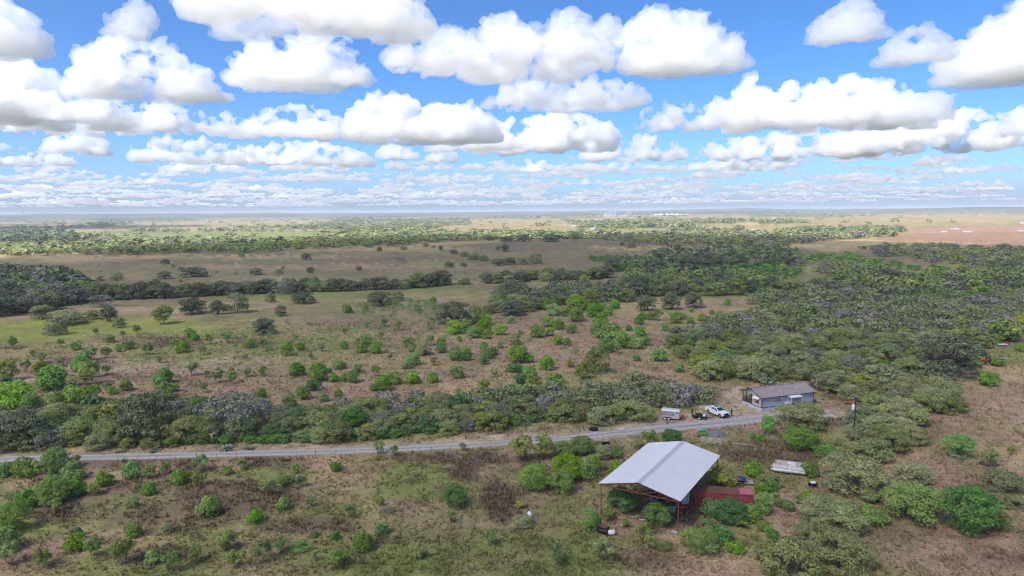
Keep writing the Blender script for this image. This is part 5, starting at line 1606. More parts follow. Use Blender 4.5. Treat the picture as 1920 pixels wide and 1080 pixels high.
# ---- white pickup
def pickup():
    r_, f_ = G(1329.2, 775.6), G(1348.8, 783.2)
    hd = Vector((f_.x - r_.x, f_.y - r_.y)); wb = 3.7
    a = math.atan2(hd.y, hd.x)
    mid = (r_ + f_) / 2
    left = Vector((-math.sin(a), math.cos(a), 0))
    c = mid + left * .85
    o = root('pickup_truck', 0, 0, a, 'white crew-cab pickup truck with black grille and sunroof parked by the house', 'truck', pos=(c.x, c.y, 0))
    w = 1.98
    low = [(-2.85, .62), (-2.85, 1.32), (-2.80, 1.36), (-.95, 1.36), (-.95, 1.36), (1.02, 1.36), (1.25, 1.33), (2.55, 1.22), (2.80, 1.10), (2.88, .85), (2.88, .55), (2.40, .5)]
    for cx, top in ((1.86, 0), (-1.84, 0)):
        pass
    def arch(cx):
        return [(cx + .52 * math.cos(t), .48 + .52 * math.sin(t)) for t in np.linspace(0.05, math.pi - .05, 8)]
    prof = low + arch(1.86) + [(1.3, .45), (-1.3, .45)] + arch(-1.84) + [(-2.4, .55)]
    b = MB().prism(prof, -w / 2, w / 2).build('body', M_CARW, o, bevel=.045)
    cab = MB()
    cab._add([(-.95, -.93, 1.34), (1.25, -.93, 1.34), (1.25, .93, 1.34), (-.95, .93, 1.34), (-.72, -.74, 1.93), (.42, -.74, 1.93), (.42, .74, 1.93), (-.72, .74, 1.93)], [(0, 3, 2, 1), (4, 5, 6, 7), (0, 1, 5, 4), (1, 2, 6, 5), (2, 3, 7, 6), (3, 0, 4, 7)])
    cab.build('cab', M_CARW, o, bevel=.05)
    g = MB()
    MB()._add([(1.22, -.80, 1.40), (1.22, .80, 1.40), (.47, .66, 1.87), (.47, -.66, 1.87)], [(0, 1, 2, 3)]).build('windscreen', M_GLASS, o).location = (.03, 0, .03)
    MB()._add([(-.93, -.78, 1.42), (-.93, .78, 1.42), (-.75, .66, 1.85), (-.75, -.66, 1.85)], [(0, 3, 2, 1)]).build('rear_window', M_GLASS, o).location = (-.025, 0, .01)
    for s in (-1, 1):
        yb, yt = .935 * s, .755 * s
        MB()._add([(.22, yb, 1.42), (1.02, yb, 1.42), (.42, yt, 1.84), (.22, yt, 1.84)], [(0, 1, 2, 3)]).build('side_window', M_GLASS, o).location = (0, .012 * s, 0)
        MB()._add([(-.80, yb, 1.42), (.12, yb, 1.42), (.12, yt, 1.84), (-.66, yt, 1.84)], [(0, 1, 2, 3)]).build('side_window', M_GLASS, o).location = (0, .012 * s, 0)
        d1 = MB().box((.62, .992 * s, .98), (.92, .02, .66)).build('door', M_CARW, o)
        MB().box((.28, 1.006 * s, 1.2), (.16, .03, .04)).build('handle', M_BLACK, d1)
        d2 = MB().box((-.36, .992 * s, .98), (.92, .02, .66)).build('door', M_CARW, o)
        MB().box((-.7, 1.006 * s, 1.2), (.16, .03, .04)).build('handle', M_BLACK, d2)
        MB().box((.98, 1.12 * s, 1.46), (.12, .24, .2)).build('mirror', M_BLACK, o, bevel=.02)
        MB().box((2.82, .72 * s, 1.0), (.12, .38, .2)).build('headlight', M_LAMP, o, bevel=.02)
        MB().box((-2.86, .86 * s, 1.05), (.04, .16, .38)).build('tail_light', M_RED, o)
        MB().box((0, 1.0 * s, .42), (2.3, .14, .06)).build('running_board', M_BLACK, o)
        for x in (1.86, -1.84):
            wheel(o, (x, .84 * s, .41), .41, .27)
    MB().box((2.895, 0, .98), (.05, 1.08, .42)).build('grille', M_BLACK, o)
    MB().box((2.93, 0, .60), (.16, 1.92, .26)).build('front_bumper', M_BLACK, o, bevel=.03)
    MB().box((-2.92, 0, .62), (.14, 1.9, .2)).build('rear_bumper', M_CHROME, o, bevel=.03)
    MB().box((-.16, 0, 1.945), (.72, .9, .03)).build('sunroof', M_GLASS, o)
    MB().box((-1.9, 0, 1.369), (1.62, 1.6, .02)).build('bed_liner', M_FARG, o)
    MB().box((-.98, 0, 1.41), (.1, 1.86, .12)).build('bed_rail', M_CARW, o)
    for s in (-1, 1):
        MB().box((-1.9, .92 * s, 1.41), (1.84, .1, .1)).build('bed_rail', M_CARW, o)
    MB().box((-2.8, 0, 1.41), (.08, 1.84, .1)).build('tailgate', M_CARW, o)
    return o


TRUCK = pickup()


# ---- person standing beyond the bonnet
def person():
    p = TRUCK.matrix_basis @ Vector((2.15, 2.15, 0))
    o = root('person', 0, 0, math.radians(-150), 'person in dark blue clothes standing beyond the pickup bonnet', 'person', pos=p)
    import bmesh
    V = [(0, 0, .98), (0, 0, 1.18), (0, .01, 1.36), (0, .01, 1.48), (0, 0, 1.56), (0, -.015, 1.66), (0, -.01, 1.75),
         (-.1, 0, .92), (-.115, -.01, .5), (-.12, .02, .1), (-.12, -.12, .04), (.1, 0, .92), (.125, .02, .5), (.13, .03, .1), (.13, -.11, .04),
         (-.19, .01, 1.42), (-.26, .03, 1.14), (-.22, -.1, .92), (-.2, -.14, .84), (.19, .01, 1.42), (.26, .03, 1.14), (.23, -.09, .92), (.21, -.13, .84)]
    E = [(0, 1), (1, 2), (2, 3), (3, 4), (4, 5), (5, 6), (0, 7), (7, 8), (8, 9), (9, 10), (0, 11), (11, 12), (12, 13), (13, 14), (3, 15), (15, 16), (16, 17), (17, 18), (3, 19), (19, 20), (20, 21), (21, 22)]
    rad = [.15, .15, .165, .12, .055, .095, .075, .1, .065, .045, .04, .1, .065, .045, .04, .065, .05, .038, .03, .065, .05, .038, .03]
    # five short fingers on each hand
    for sgn, hb in ((-1, 18), (1, 22)):
        hx, hy, hz = V[hb]
        for k, (dy, ln) in enumerate(((-.03, .06), (-.012, .085), (.008, .09), (.026, .075))):
            i0 = len(V)
            V.append((hx + sgn * .012, hy + dy, hz - .05)); V.append((hx + sgn * .004, hy + dy - .012, hz - .05 - ln * .6)); 
            E += [(hb, i0), (i0, i0 + 1)]; rad += [.010, .008]
        i0 = len(V)
        V.append((hx - sgn * .022, hy - .035, hz - .02)); V.append((hx - sgn * .03, hy - .05, hz - .055)); E += [(hb, i0), (i0, i0 + 1)]; rad += [.011, .009]
    me = bpy.data.meshes.new('body'); me.from_pydata(V, E, [])
    ob = bpy.data.objects.new('body', me); COL.objects.link(ob)
    md = ob.modifiers.new('s', 'SKIN')
    for i, sv in enumerate(me.skin_vertices[0].data):
        sv.radius = (rad[i], rad[i] * (.78 if i in (0, 1, 2) else 1.0)); sv.use_root = (i == 0)
    ob.modifiers.new('d', 'SUBSURF').levels = 2
    out = bpy.data.meshes.new_from_object(ob.evaluated_get(bpy.context.evaluated_depsgraph_get()))
    bpy.data.objects.remove(ob)
    for m in (M_NAVY, M_SKIN, M_DENIM):
        out.materials.append(m)
    for q in out.polygons:
        c = q.center; q.use_smooth = True
        q.material_index = 1 if (c.z > 1.52 or (c.z < .98 and abs(c.x) > .165 and c.z > .7)) else (2 if c.z < .95 else 0)
    link('body', out, o)
    MB().lathe([(.03, -.06), (.09, -.055), (.112, 0), (.108, .055), (.07, .095), (.01, .108)], (0, .01, 1.70), 12).build('hair', M_BLACK, o, smooth=True)
    f = MB()
    f.box((0, -.105, 1.66), (.022, .03, .035), taper=.5)
    f.box((0, -.098, 1.615), (.05, .012, .012))
    for s in (-1, 1):
        f.box((.035 * s, -.092, 1.685), (.024, .014, .012)); f.box((.1 * s, .0, 1.66), (.02, .03, .05))
    f.build('face', M_SKIN, o)


M_DENIM = MP('denim', (.05, .07, .13), .9, 0, .1, var=.2)
person()


# ---- stock trailer
def stock_trailer():
    A, Bq = G(1240.5, 786.5), G(1272, 789.5)
    a = math.atan2(Bq.y - A.y, Bq.x - A.x)
    o = root('stock_trailer', 0, 0, a, 'weathered silver stock trailer with slatted sides and white wheels', 'trailer', pos=(A.x, A.y, 0))
    L, W, z0, z1 = 3.7, 1.7, .45, 2.05
    MB().box((L / 2, W / 2, z0), (L, W, .1)).build('floor', M_ALU, o)
    lw = MB()
    for y in (0, W):
        lw.box((L / 2 - .45, y, z0 + .32), (L - .9, .05, .6)); lw.box((L - .45, y, (z0 + z1) / 2), (.9, .05, z1 - z0))
    lw.box((L, W / 2, (z0 + z1) / 2), (.06, W, z1 - z0)).box((0, W / 2, (z0 + z1) / 2), (.05, W, z1 - z0))
    lw.build('side_panel', M_ALU, o)
    for y in (0, W):
        for k in range(4):
            MB().box((L / 2 - .45, y, z0 + .80 + k * .25), (L - .9, .045, .12)).build('slat', M_ALU, o)
        for k in range(4):
            MB().box((.05 + k * (L - 1) / 3, y, (z0 + z1) / 2 + .2), (.07, .08, z1 - z0 - .4)).build('upright', M_ALU, o)
    MB().prism([(-.06, z1 - .08), (-.02, z1 + .1), (.18, z1 + .24), (W / 2, z1 + .3), (W - .18, z1 + .24), (W + .02, z1 + .1), (W + .06, z1 - .08)], -.08, L + .08, 'x').build('roof', M_TRAILR, o, bevel=.04)
    MB().box((L - .45, -.04, 1.75), (.32, .04, .26)).build('window', M_GLASS, o)
    MB().box((1.15, -.12, .85), (1.7, .28, .08)).build('mudguard', M_ALU, o)
    for x in (.75, 1.5):
        for y in (-.12, W + .12):
            wheel(o, (x, y, .36), .36, .2, rim=M_WHITE)
    MB().beam((L, .25, .45), (L + 1.1, W / 2, .5), .1, .1).beam((L, W - .25, .45), (L + 1.1, W / 2, .5), .1, .1).bar((L + 1.0, W / 2, 0), (L + 1.0, W / 2, .9), .05).build('hitch', M_RUST2, o)
    # small orange mixer beyond the hitch
    m = root('concrete_mixer', 1281, 786, 0.6, 'small orange drum mixer on a frame beside the trailer hitch', 'mixer')
    MB().lathe([(.16, -.45), (.34, -.3), (.42, 0), (.36, .25), (.2, .42)], (0, 0, .85), 14, 'x').build('drum', M_ORANGE, m, smooth=True)
    fr = MB()
    for s in (-1, 1):
        fr.beam((-.45, .42 * s, 0), (0, .46 * s, .85), .05, .05).beam((.55, .42 * s, 0), (0, .46 * s, .85), .05, .05)
    fr.beam((.5, 0, .45), (1.4, .1, .3), .06, .06)
    fr.build('stand', M_ORANGE, m)
    for s in (-1, 1):
        wheel(m, (-.4, .5 * s, .22), .22, .1)


stock_trailer()


# ---- black utility trailer with ramp gate, carrying a mower
def utility_trailer():
    o = root('utility_trailer', 1298, 783.5, math.radians(-22), 'black utility trailer with raised mesh ramp gate between horse trailer and pickup', 'trailer')
    o['label'] = 'black utility trailer with raised mesh ramp gate between stock trailer and pickup'
    L, W = 3.0, 1.7
    MB().box((L / 2, 0, .5), (L, W, .07)).build('deck', M_BLACK, o)
    rl = MB()
    for y in (-W / 2, W / 2):
        rl.beam((0, y, .88), (L, y, .88), .06, .06)
        for k in range(4):
            rl.box((k * L / 3, y, .68), (.05, .05, .4))
    rl.beam((L, -W / 2, .88), (L, W / 2, .88), .06, .06)
    rl.build('rail', M_BLACK, o)
    gt = MB()
    for k in range(7):
        gt.beam((-.02, -W / 2 + k * W / 6, .5), (-.1, -W / 2 + k * W / 6, 1.95), .035, .035)
    for k in range(5):
        gt.beam((-.02 - k * .02, -W / 2, .52 + k * .355), (-.02 - k * .02, W / 2, .52 + k * .355), .035, .035)
    gt.build('ramp_gate', M_BLACK, o)
    for y in (-W / 2 - .16, W / 2 + .16):
        wheel(o, (1.6, y, .33), .33, .2, rim=M_WHITE)
        MB().box((1.6, y, .72), (.95, .26, .05)).build('mudguard', M_BLACK, o)
    MB().beam((L, .4, .45), (L + 1.1, 0, .45), .08, .08).beam((L, -.4, .45), (L + 1.1, 0, .45), .08, .08).build('hitch', M_BLACK, o)
    m = root('riding_mower', 0, 0, o.rotation_euler.z, 'black riding mower loaded on the utility trailer', 'mower', pos=o.matrix_basis @ Vector((1.2, 0, .54)))
    MB().box((0, 0, .35), (1.2, .62, .3), taper=.9).build('chassis', M_BLACK, m, bevel=.04)
    MB().box((.38, 0, .6), (.6, .55, .26), taper=.8).build('bonnet', M_BLACK, m, bevel=.05)
    MB().box((-.35, 0, .66), (.4, .45, .12)).box((-.52, 0, .85), (.1, .45, .35), ry=-.15).build('seat', M_BLUE, m, bevel=.03)
    MB().lathe([(.16, 0), (.18, .02), (.16, .04), (.14, .02)], (.06, 0, .98), 12).bar((.12, 0, .6), (.06, 0, 1.0), .02).build('steering_wheel', M_BLACK, m)
    for x, r in ((.45, .2), (-.4, .26)):
        for s in (-1, 1):
            wheel(m, (x, .38 * s, r), r, .18)
    c = root('water_drum', 0, 0, o.rotation_euler.z, 'white drum lying on the front of the utility trailer', 'drum', pos=o.matrix_basis @ Vector((2.55, 0, .54)))
    MB().lathe([(.26, -.5), (.29, -.47), (.29, -.2), (.30, -.18), (.29, -.16), (.29, .16), (.30, .18), (.29, .2), (.29, .47), (.26, .5)], (0, 0, .3), 16, 'y').build('barrel', M_WHITE, c, smooth=True)
    MB().bar((0, -.2, .57), (0, -.2, .64), .05).build('cap', M_BLACK, c)


utility_trailer()


# ---- red shipping container
def container():
    A, Bq = Vector((27.4, 103.0, 0)), Vector((37.6, 99.3, 0))
    A = G(1304, 953); Bq = G(1412, 958)
    A = Vector((A.x, A.y + .4, 0)); Bq = Vector((Bq.x, Bq.y, 0))
    a = math.atan2(Bq.y - A.y, Bq.x - A.x)
    L = (Bq - A).length; W, H = 2.44, 2.5
    o = root('shipping_container', 0, 0, a, 'long faded red steel container half hidden by bushes beside the shelter', 'container', pos=(A.x, A.y, 0))
    for y, sg in ((0, -1), (W, 1)):
        n = int(L / .28)
        pts = []
        for k in range(n):
            x0 = .1 + (L - .2) * k / n; q = (L - .2) / n
            pts += [(x0, 0), (x0 + q * .35, 0), (x0 + q * .5, .05), (x0 + q * .85, .05)]
        m = MB()
        for (xa, ya), (xb, yb) in zip(pts[:-1], pts[1:]):
            m.quad((xa, y + ya * -sg, .2), (xb, y + yb * -sg, .2), (xb, y + yb * -sg, H - .1), (xa, y + ya * -sg, H - .1))
        m.build('side_wall', M_RED, o)
    fr = MB()
    for y in (0, W):
        fr.beam((0, y, H - .06), (L, y, H - .06), .12, .14).beam((0, y, .12), (L, y, .12), .12, .18)
        for x in (0.05, L - .05):
            fr.box((x, y, H / 2), (.16, .16, H))
    for x in (0.05, L - .05):
        fr.beam((x, 0, H - .06), (x, W, H - .06), .12, .13).beam((x, 0, .1), (x, W, .1), .12, .15)
    fr.build('frame', M_RED, o)
    n = 9
    for k in range(n):
        x0, x1 = L * k / n, L * (k + 1) / n - .03
        MB().box(((x0 + x1) / 2, W / 2, H - .01), (x1 - x0, W - .14, .05)).build('roof_panel', M_RUST2 if k <= 6 else M_REDTOP, o)
    MB().box((.03, W / 2, H / 2), (.05, W - .18, H - .2)).build('end_wall', M_RED, o)
    for y in (W * .27, W * .73):
        d = MB().box((L - .02, y, H / 2), (.06, W / 2 - .12, H - .28)).build('door', M_CONC, o)
        d['label'] = 'pale door at the container end'
        for q in (-.3, .3):
            MB().bar((L + .04, y + q, .25), (L + .04, y + q, H - .2), .025).build('lock_bar', M_GALV, d)
    # white stencilled marks near the door end, too faded to read
    mk = MB()
    for k, (x, z, w, h) in enumerate(((L - 1.75, 1.98, .5, .16), (L - 1.1, 2.0, .3, .14), (L - 1.65, 1.72, .35, .1), (L - 1.15, 1.7, .38, .12))):
        mk.box((x, -.012, z), (w, .012, h))
    mk.build('painted_marks', M_REDTOP, o)


container()


# ---- utility pole with transformer
def pole():
    p = G(1598, 833)
    o = root('utility_pole', 0, 0, 0, 'dark wooden utility pole with grey transformer drum near its top', 'utility pole', pos=(p.x, p.y, 0))
    Hh = 9.3
    lean = .28
    MB().bar((0, 0, -.3), (lean, 0, Hh), .21, .14, 10).build('shaft', M_WOOD, o)
    MB().bar((-.2, -.1, 0), (lean * .72 - .15, -.12, Hh * .7), .035).build('conduit', M_GALV, o)
    t = MB().lathe([(.02, 0), (.26, .0), (.29, .06), (.29, .92), (.24, 1.02), (.05, 1.06)], (lean * .75 - .42, -.08, Hh * .73), 14).build('transformer', M_DRUM, o, smooth=True)
    for dx in (-.12, .12):
        MB().lathe([(.03, 0), (.07, .05), (.04, .1), (.07, .15), (.04, .2), (.06, .25), (.02, .3)], (lean * .75 - .42 + dx, -.08, Hh * .73 + 1.02), 8).build('bushing', M_WHITE, t)
    MB().box((lean * .75 - .14, -.04, Hh * .73 + .5), (.3, .12, .1)).box((lean * .75 - .14, -.04, Hh * .73 + .85), (.3, .12, .1)).build('bracket', M_GALV, o)
    MB().beam((lean * .96 - .05, 0, Hh - .55), (lean - .75, -.1, Hh - .45), .09, .1).build('cutout_arm', M_WOOD, o)
    MB().lathe([(.03, 0), (.08, .06), (.05, .12), (.09, .18), (.05, .24), (.03, .34)], (lean - .7, -.1, Hh - .42), 8).build('cutout', M_WHITE, o)
    MB().lathe([(.03, 0), (.09, .06), (.05, .1), (.08, .16), (.02, .24)], (lean, 0, Hh), 8).build('insulator', M_WHITE, o)
    top = Vector((p.x + lean, p.y, Hh + .2))
    far = Vector((10.0, 38.0, 9.0))
    for k, (dz, dx) in enumerate(((0, 0), (-1.4, .15))):
        w = MB()
        a = top + Vector((dx, 0, dz)); b = far + Vector((dx * 6, 0, dz))
        prev = a
        for i in range(1, 15):
            f = i / 14
            q = a.lerp(b, f) - Vector((0, 0, 1.3 * 4 * f * (1 - f)))
            w.bar(prev, q, .014, n=4); prev = q
        tag(w.build('power_line', M_GALV), ('upper' if k == 0 else 'lower') + ' overhead wire sagging from the utility pole towards the bottom edge', 'wire', 'overhead wires')
    # the next pole of the line, out of the picture below
    o2 = root('utility_pole', 0, 0, 0, 'next wooden pole of the line, below the picture', 'utility pole', pos=(far.x, far.y, 0))
    MB().bar((0, 0, -.3), (0, 0, 9.0), .17, .11, 10).build('shaft', M_WOOD, o2)
    MB().lathe([(.03, 0), (.09, .06), (.05, .1), (.08, .16), (.02, .24)], (0, 0, 8.95), 8).build('insulator', M_WHITE, o2)


pole()


# ---- pontoon boat
def boat():
    A, Bq = G(1449, 887), G(1506, 894)
    a = math.atan2(Bq.y - A.y, Bq.x - A.x)
    o = root('pontoon_boat', 0, 0, a, 'derelict white pontoon boat with torn seats on bare ground', 'boat', pos=(A.x, A.y, 0))
    L, W = 5.2, 2.3
    for y in (.25, W - .25):
        MB().lathe([(.02, -.35), (.16, -.2), (.3, .15), (.33, .5), (.33, L - .1), (.28, L), (.02, L + .02)], (0, y, .62), 16, 'x').build('pontoon', M_TRAILR, o, smooth=True)
    MB().box((L / 2, W / 2, 1.0), (L - .1, W + .1, .1)).build('deck', M_WHITE, o)
    tr = MB()
    for x in (.8, 2.4, 4.2):
        tr.box((x, W / 2, .18), (.12, W, .12))
    tr.beam((.2, .3, .16), (L, .3, .16), .1, .14).beam((.2, W - .3, .16), (L, W - .3, .16), .1, .14)
    tr.build('trailer_bunk', M_BLACK, o)
    for (x0, x1, y) in ((.3, 2.3, .02), (2.9, L - .2, .02), (.3, L - .2, W - .02)):
        MB().box(((x0 + x1) / 2, y, 1.35), (x1 - x0, .03, .5)).build('fence_panel', M_WHITE, o)
        r = MB().beam((x0, y, 1.68), (x1, y, 1.68), .045, .045)
        n = max(2, int((x1 - x0) / .9))
        for k in range(n + 1):
            r.box((x0 + (x1 - x0) * k / n, y, 1.36), (.045, .05, .66))
        r.build('rail', M_ALU, o)
    MB().box((.3, W / 2, 1.35), (.03, W - .1, .5)).beam((.3, 0, 1.68), (.3, W, 1.68), .045, .045).build('bow_rail', M_WHITE, o)
    for (x, y, sx, sy) in ((1.3, W - .4, 1.7, .5), (4.3, W - .45, 1.3, .55), (.75, W / 2 - .2, .5, .9), (4.6, .7, .7, .6)):
        MB().box((x, y, 1.22), (sx, sy, .36)).box((x, y + sy * .42, 1.5), (sx, .12, .35)).build('bench', M_SEAT, o, bevel=.05)
    MB().box((3.2, .95, 1.45), (.5, .6, .8), taper=.85).build('console', M_WHITE, o, bevel=.04)
    MB().box((2.2, 1.5, 1.12), (1.0, .5, .12), rz=.4).build('loose_cushion', M_SEAT, o)
    MB().bar((-.1, .3, .2), (-.1, .3, 1.9), .04).bar((-.1, .3, .9), (-1.6, W / 2, .5), .05).build('winch_post', M_GALV, o)
    MB().box((L + .22, W / 2, 1.15), (.36, .4, .55)).box((L + .25, W / 2, .65), (.2, .14, .8)).build('outboard', M_BLACK, o, bevel=.05)


boat()


# ---- small farm things
def small_things():
    # covered trailer with blue tarp bundle
    o = root('flat_trailer', 1390, 908, math.radians(-14), 'low pale trailer carrying a dark blue wrapped bundle, right of the shelter', 'trailer')
    fr = MB().beam((-1.7, -.5, .45), (1.9, -.5, .45), .1, .1).beam((-1.7, .6, .45), (1.9, .6, .45), .1, .1)
    for k in range(5):
        fr.beam((-1.6 + k * .8, -.5, .45), (-1.6 + k * .8, .6, .45), .08, .08)
    fr.build('frame', M_PIPE, o)
    for k in range(3):
        MB().box((1.2 + k * .28, .05, .53), (.2, 1.1, .05), rz=.05 * k).build('plank', M_PIPE, o)
    for s in (-.62, .72):
        wheel(o, (.1, s, .3), .3, .18)
    t = root('tarp_bundle', 0, 0, .3, 'dark blue tarp-wrapped round bundle on the low trailer', 'bundle', pos=o.matrix_basis @ Vector((-.15, .05, .5)))
    r = np.random.default_rng(3)
    b = MB().lathe([(.55, 0), (.85, .12), (.92, .4), (.8, .68), (.45, .82), (.05, .86)], (0, 0, 0), 16)
    b.v = [(x * (1 + r.normal(0, .05)), y * (.8 + r.normal(0, .05)), z * (1 + r.normal(0, .04))) for x, y, z in b.v]
    b.build('wrap', M_BLUE, t, smooth=True)
    MB().lathe([(.9, .38), (.945, .40), (.945, .43), (.9, .45)], (0, 0, 0), 16).build('strap', M_BLUE, t)
    # firebox / smoker and white tank in front of the shelter
    o = root('smoker', 1131, 1001, math.radians(-38), 'rusty black box smoker standing left of a white tank', 'smoker')
    o['label'] = 'rusty black box-shaped smoker beside the white lying tank, by the shelter'
    MB().box((0, 0, .75), (1.5, .95, .75)).build('box', M_BLACK, o, bevel=.04)
    MB().box((.0, 0, 1.16), (1.3, .9, .07), ry=.06).build('lid', M_RUST2, o)
    MB().bar((-.6, .2, 1.1), (-.6, .2, 1.95), .09).build('chimney', M_BLACK, o)
    for x in (-.62, .62):
        for y in (-.36, .36):
            MB().bar((x, y, 0), (x, y, .45), .04).build('leg', M_BLACK, o)
    MB().box((.3, -.62, .8), (1.2, .3, .05)).build('shelf', M_RUST2, o)
    t = root('lying_tank', 1146, 1003, math.radians(8), 'white cylindrical tank lying on the ground beside the rusty smoker', 'tank')
    MB().lathe([(.06, -.52), (.3, -.47), (.36, -.38), (.36, .38), (.3, .47), (.06, .52)], (0, 0, .36), 16, 'x').build('shell', M_WHITE, t, smooth=True)
    for x in (-.3, .3):
        MB().box((x, 0, .05), (.1, .55, .12)).build('skid', M_GALV, t)
    # white tank with fittings in the grass
    t = root('upright_tank', 992, 972, .5, 'white egg-shaped tank with small white cans in the grass', 'tank')
    MB().lathe([(.1, 0), (.32, .06), (.42, .35), (.40, .7), (.25, .98), (.05, 1.06)], (.1, 0, 0), 16).build('shell', M_WHITE, t, smooth=True)
    MB().lathe([(.05, -.35), (.2, -.3), (.22, .3), (.05, .35)], (-.65, .1, .22), 12, 'x').build('side_can', M_WHITE, t, smooth=True)
    MB().bar((.9, .3, 0), (.9, .3, .9), .04).box((.9, .3, .9), (.09, .09, .3)).build('marker_post', M_WHITE, t)
    # green chest and gravel heap
    o = root('green_chest', 1317, 814, math.radians(12), 'teal plastic chest standing beside the dark gravel heap', 'chest')
    MB().box((0, 0, .35), (1.25, .75, .7)).build('body', M_TEAL, o, bevel=.05)
    MB().box((0, 0, .76), (1.35, .85, .14)).build('lid', M_TEAL, o, bevel=.05)
    MB().box((0, -.44, .6), (.2, .05, .08)).build('latch', M_BLACK, o)
    p = G(1343, 815)
    r = np.random.default_rng(12)
    gx, gy = np.meshgrid(np.linspace(-2.2, 2.2, 34), np.linspace(-1.6, 1.6, 26))
    q = np.hypot(gx / 2.1, gy / 1.5)
    gz = 1.05 * np.clip(1 - q ** 1.3, 0, 1) + .12 * (fbm2(gx * 2, gy * 2, 4, 3) - .5) * (q < 1) - .04 * (q >= 1)
    idx = np.arange(gx.size).reshape(gx.shape)
    F = np.stack([idx[:-1, :-1], idx[:-1, 1:], idx[1:, 1:], idx[1:, :-1]], -1).reshape(-1, 4)
    tag(link('gravel_heap', mesh_from('gravel_heap', np.column_stack([gx.ravel(), gy.ravel(), gz.ravel()]), F, [M_ASPH], True), None, (p.x, p.y, 0)), 'low heap of dark grey gravel beside the track', 'heap')
    # pipe gate panels leaning
    o = root('pipe_gate', 1333, 832, math.radians(-27), 'grey tubular farm gate standing in weeds behind the metal roof', 'gate')
    for k in range(6):
        MB().bar((-2.0, 0, .15 + k * .22), (2.0, 0, .15 + k * .22), .03).build('rail', M_ALU, o)
    for x in (-2.0, -.7, .7, 2.0):
        MB().bar((x, 0, 0), (x, 0, 1.32), .035).build('stile', M_ALU, o)
    po = root('fence_post', 1348, 826, 0, 'single dark steel post beside the tubular gate', 'post')
    MB().bar((0, 0, -.2), (0, 0, 1.5), .05).box((0, 0, 1.5), (.14, .14, .05)).build('stake', M_RUST2, po)
    # long pale pipes and poles
    for (a, b, lab) in (((1377, 832), (1421, 838), 'long pale pole lying in weeds right of the tubular gate'), ((1064, 928), (1098, 906), 'pale pipe lying on the ground left of the shelter'), ((1117, 897), (1128, 878), 'short pale pipe lying uphill of the other beside the shelter')):
        A, Bq = G(*a), G(*b)
        d = Bq - A
        m = MB().bar((0, 0, .12), (d.x, d.y, .2), .06, .05, 8)
        m.lathe([(.06, 0), (.085, .02), (.085, .1), (.06, .12)], (0, 0, .06), 8)
        tag(m.build('pole_timber', M_PIPE, None, (A.x, A.y, 0)), lab, 'pole')
    # tractor tyre, slab, dark trough by the road
    o = root('tractor_tyre', 1113, 806.5, 0, 'big black tractor tyre lying flat at the far edge of the road', 'tyre')
    MB().lathe([(.42, .05), (.75, .02), (.86, .14), (.86, .36), (.75, .48), (.42, .45), (.40, .25)], (0, 0, 0), 20).build('carcass', M_RUBBER, o, smooth=True)
    tr = MB()
    for k in range(16):
        an = k * 6.283 / 16
        tr.box((math.cos(an) * .87, math.sin(an) * .87, .25), (.06, .1, .36), rz=an, rx=.35)
    tr.build('tread', M_RUBBER, o)
    o = root('concrete_slab', 1163, 806, math.radians(24), 'pale broken concrete slab lying beside the road', 'slab')
    MB()._add([(-.9, -.5, 0), (.8, -.6, 0), (1.0, .4, 0), (-.3, .7, 0), (-.85, -.45, .22), (.75, -.55, .3), (.95, .36, .34), (-.3, .62, .24)], [(0, 3, 2, 1), (4, 5, 6, 7), (0, 1, 5, 4), (1, 2, 6, 5), (2, 3, 7, 6), (3, 0, 4, 7)]).build('slab', M_CONC, o)
    MB().box((-.55, .45, .3), (.5, .35, .2), rz=.5).build('rubble', M_CONC, o)
    o = root('feed_trough', 1136, 836, math.radians(6), 'dark rusty trough standing on the near side of the road', 'trough')
    m = MB().box((0, 0, .3), (1.5, .6, .06)).box((0, -.32, .5), (1.5, .05, .45)).box((0, .32, .5), (1.5, .05, .45)).box((-.75, 0, .5), (.05, .64, .45)).box((.75, 0, .5), (.05, .64, .45))
    m.build('pan', M_BLACK, o)
    for x in (-.65, .65):
        MB().box((x, 0, .15), (.08, .6, .3)).build('leg', M_RUST2, o)
    # loose branches
    r = np.random.default_rng(21)
    for (px, py, lab) in ((1165, 838, 'heap of grey dead branches beside the road trough'), (1190, 842, 'smaller heap of dead branches nearer the metal roof')):
        p = G(px, py); seg = []
        for k in range(16):
            a = r.uniform(0, 6.28); l = r.uniform(.6, 1.8); c = r.normal(0, .6, 2)
            seg.append(((c[0] - math.cos(a) * l / 2, c[1] - math.sin(a) * l / 2, r.uniform(.03, .3)), (c[0] + math.cos(a) * l / 2, c[1] + math.sin(a) * l / 2, r.uniform(.03, .5)), .045, .02))
        V, F = tubes(seg, 4)
        tag(link('branch_heap', mesh_from('branch_heap', V, F, [M_DEAD]), None, (p.x, p.y, 0)), lab, 'branches')
    # black cart with white panel
    o = root('panel_cart', 1524, 913, math.radians(4), 'small black cart with a white panel on top, right of the boat', 'cart')
    MB().box((0, 0, .5), (1.2, .7, .4)).build('body', M_BLACK, o, bevel=.03)
    MB().box((0, 0, .78), (.85, .6, .06), rx=.25).build('panel', M_DRUM, o)
    for x in (-.45, .45):
        for y in (-.38, .38):
            wheel(o, (x, y, .22), .22, .12)
    # red mower by the olive trees
    o = root('red_mower', 1698, 846, math.radians(20), 'small red mower with dark wheels under the right-hand brush', 'mower')
    MB().box((0, 0, .42), (1.1, .7, .3), taper=.85).build('deck', M_RED, o, bevel=.05)
    MB().box((-.3, 0, .75), (.4, .45, .3)).build('seat', M_BLACK, o, bevel=.05)
    MB().bar((.35, 0, .5), (.1, 0, 1.0), .03).build('steering_column', M_BLACK, o)
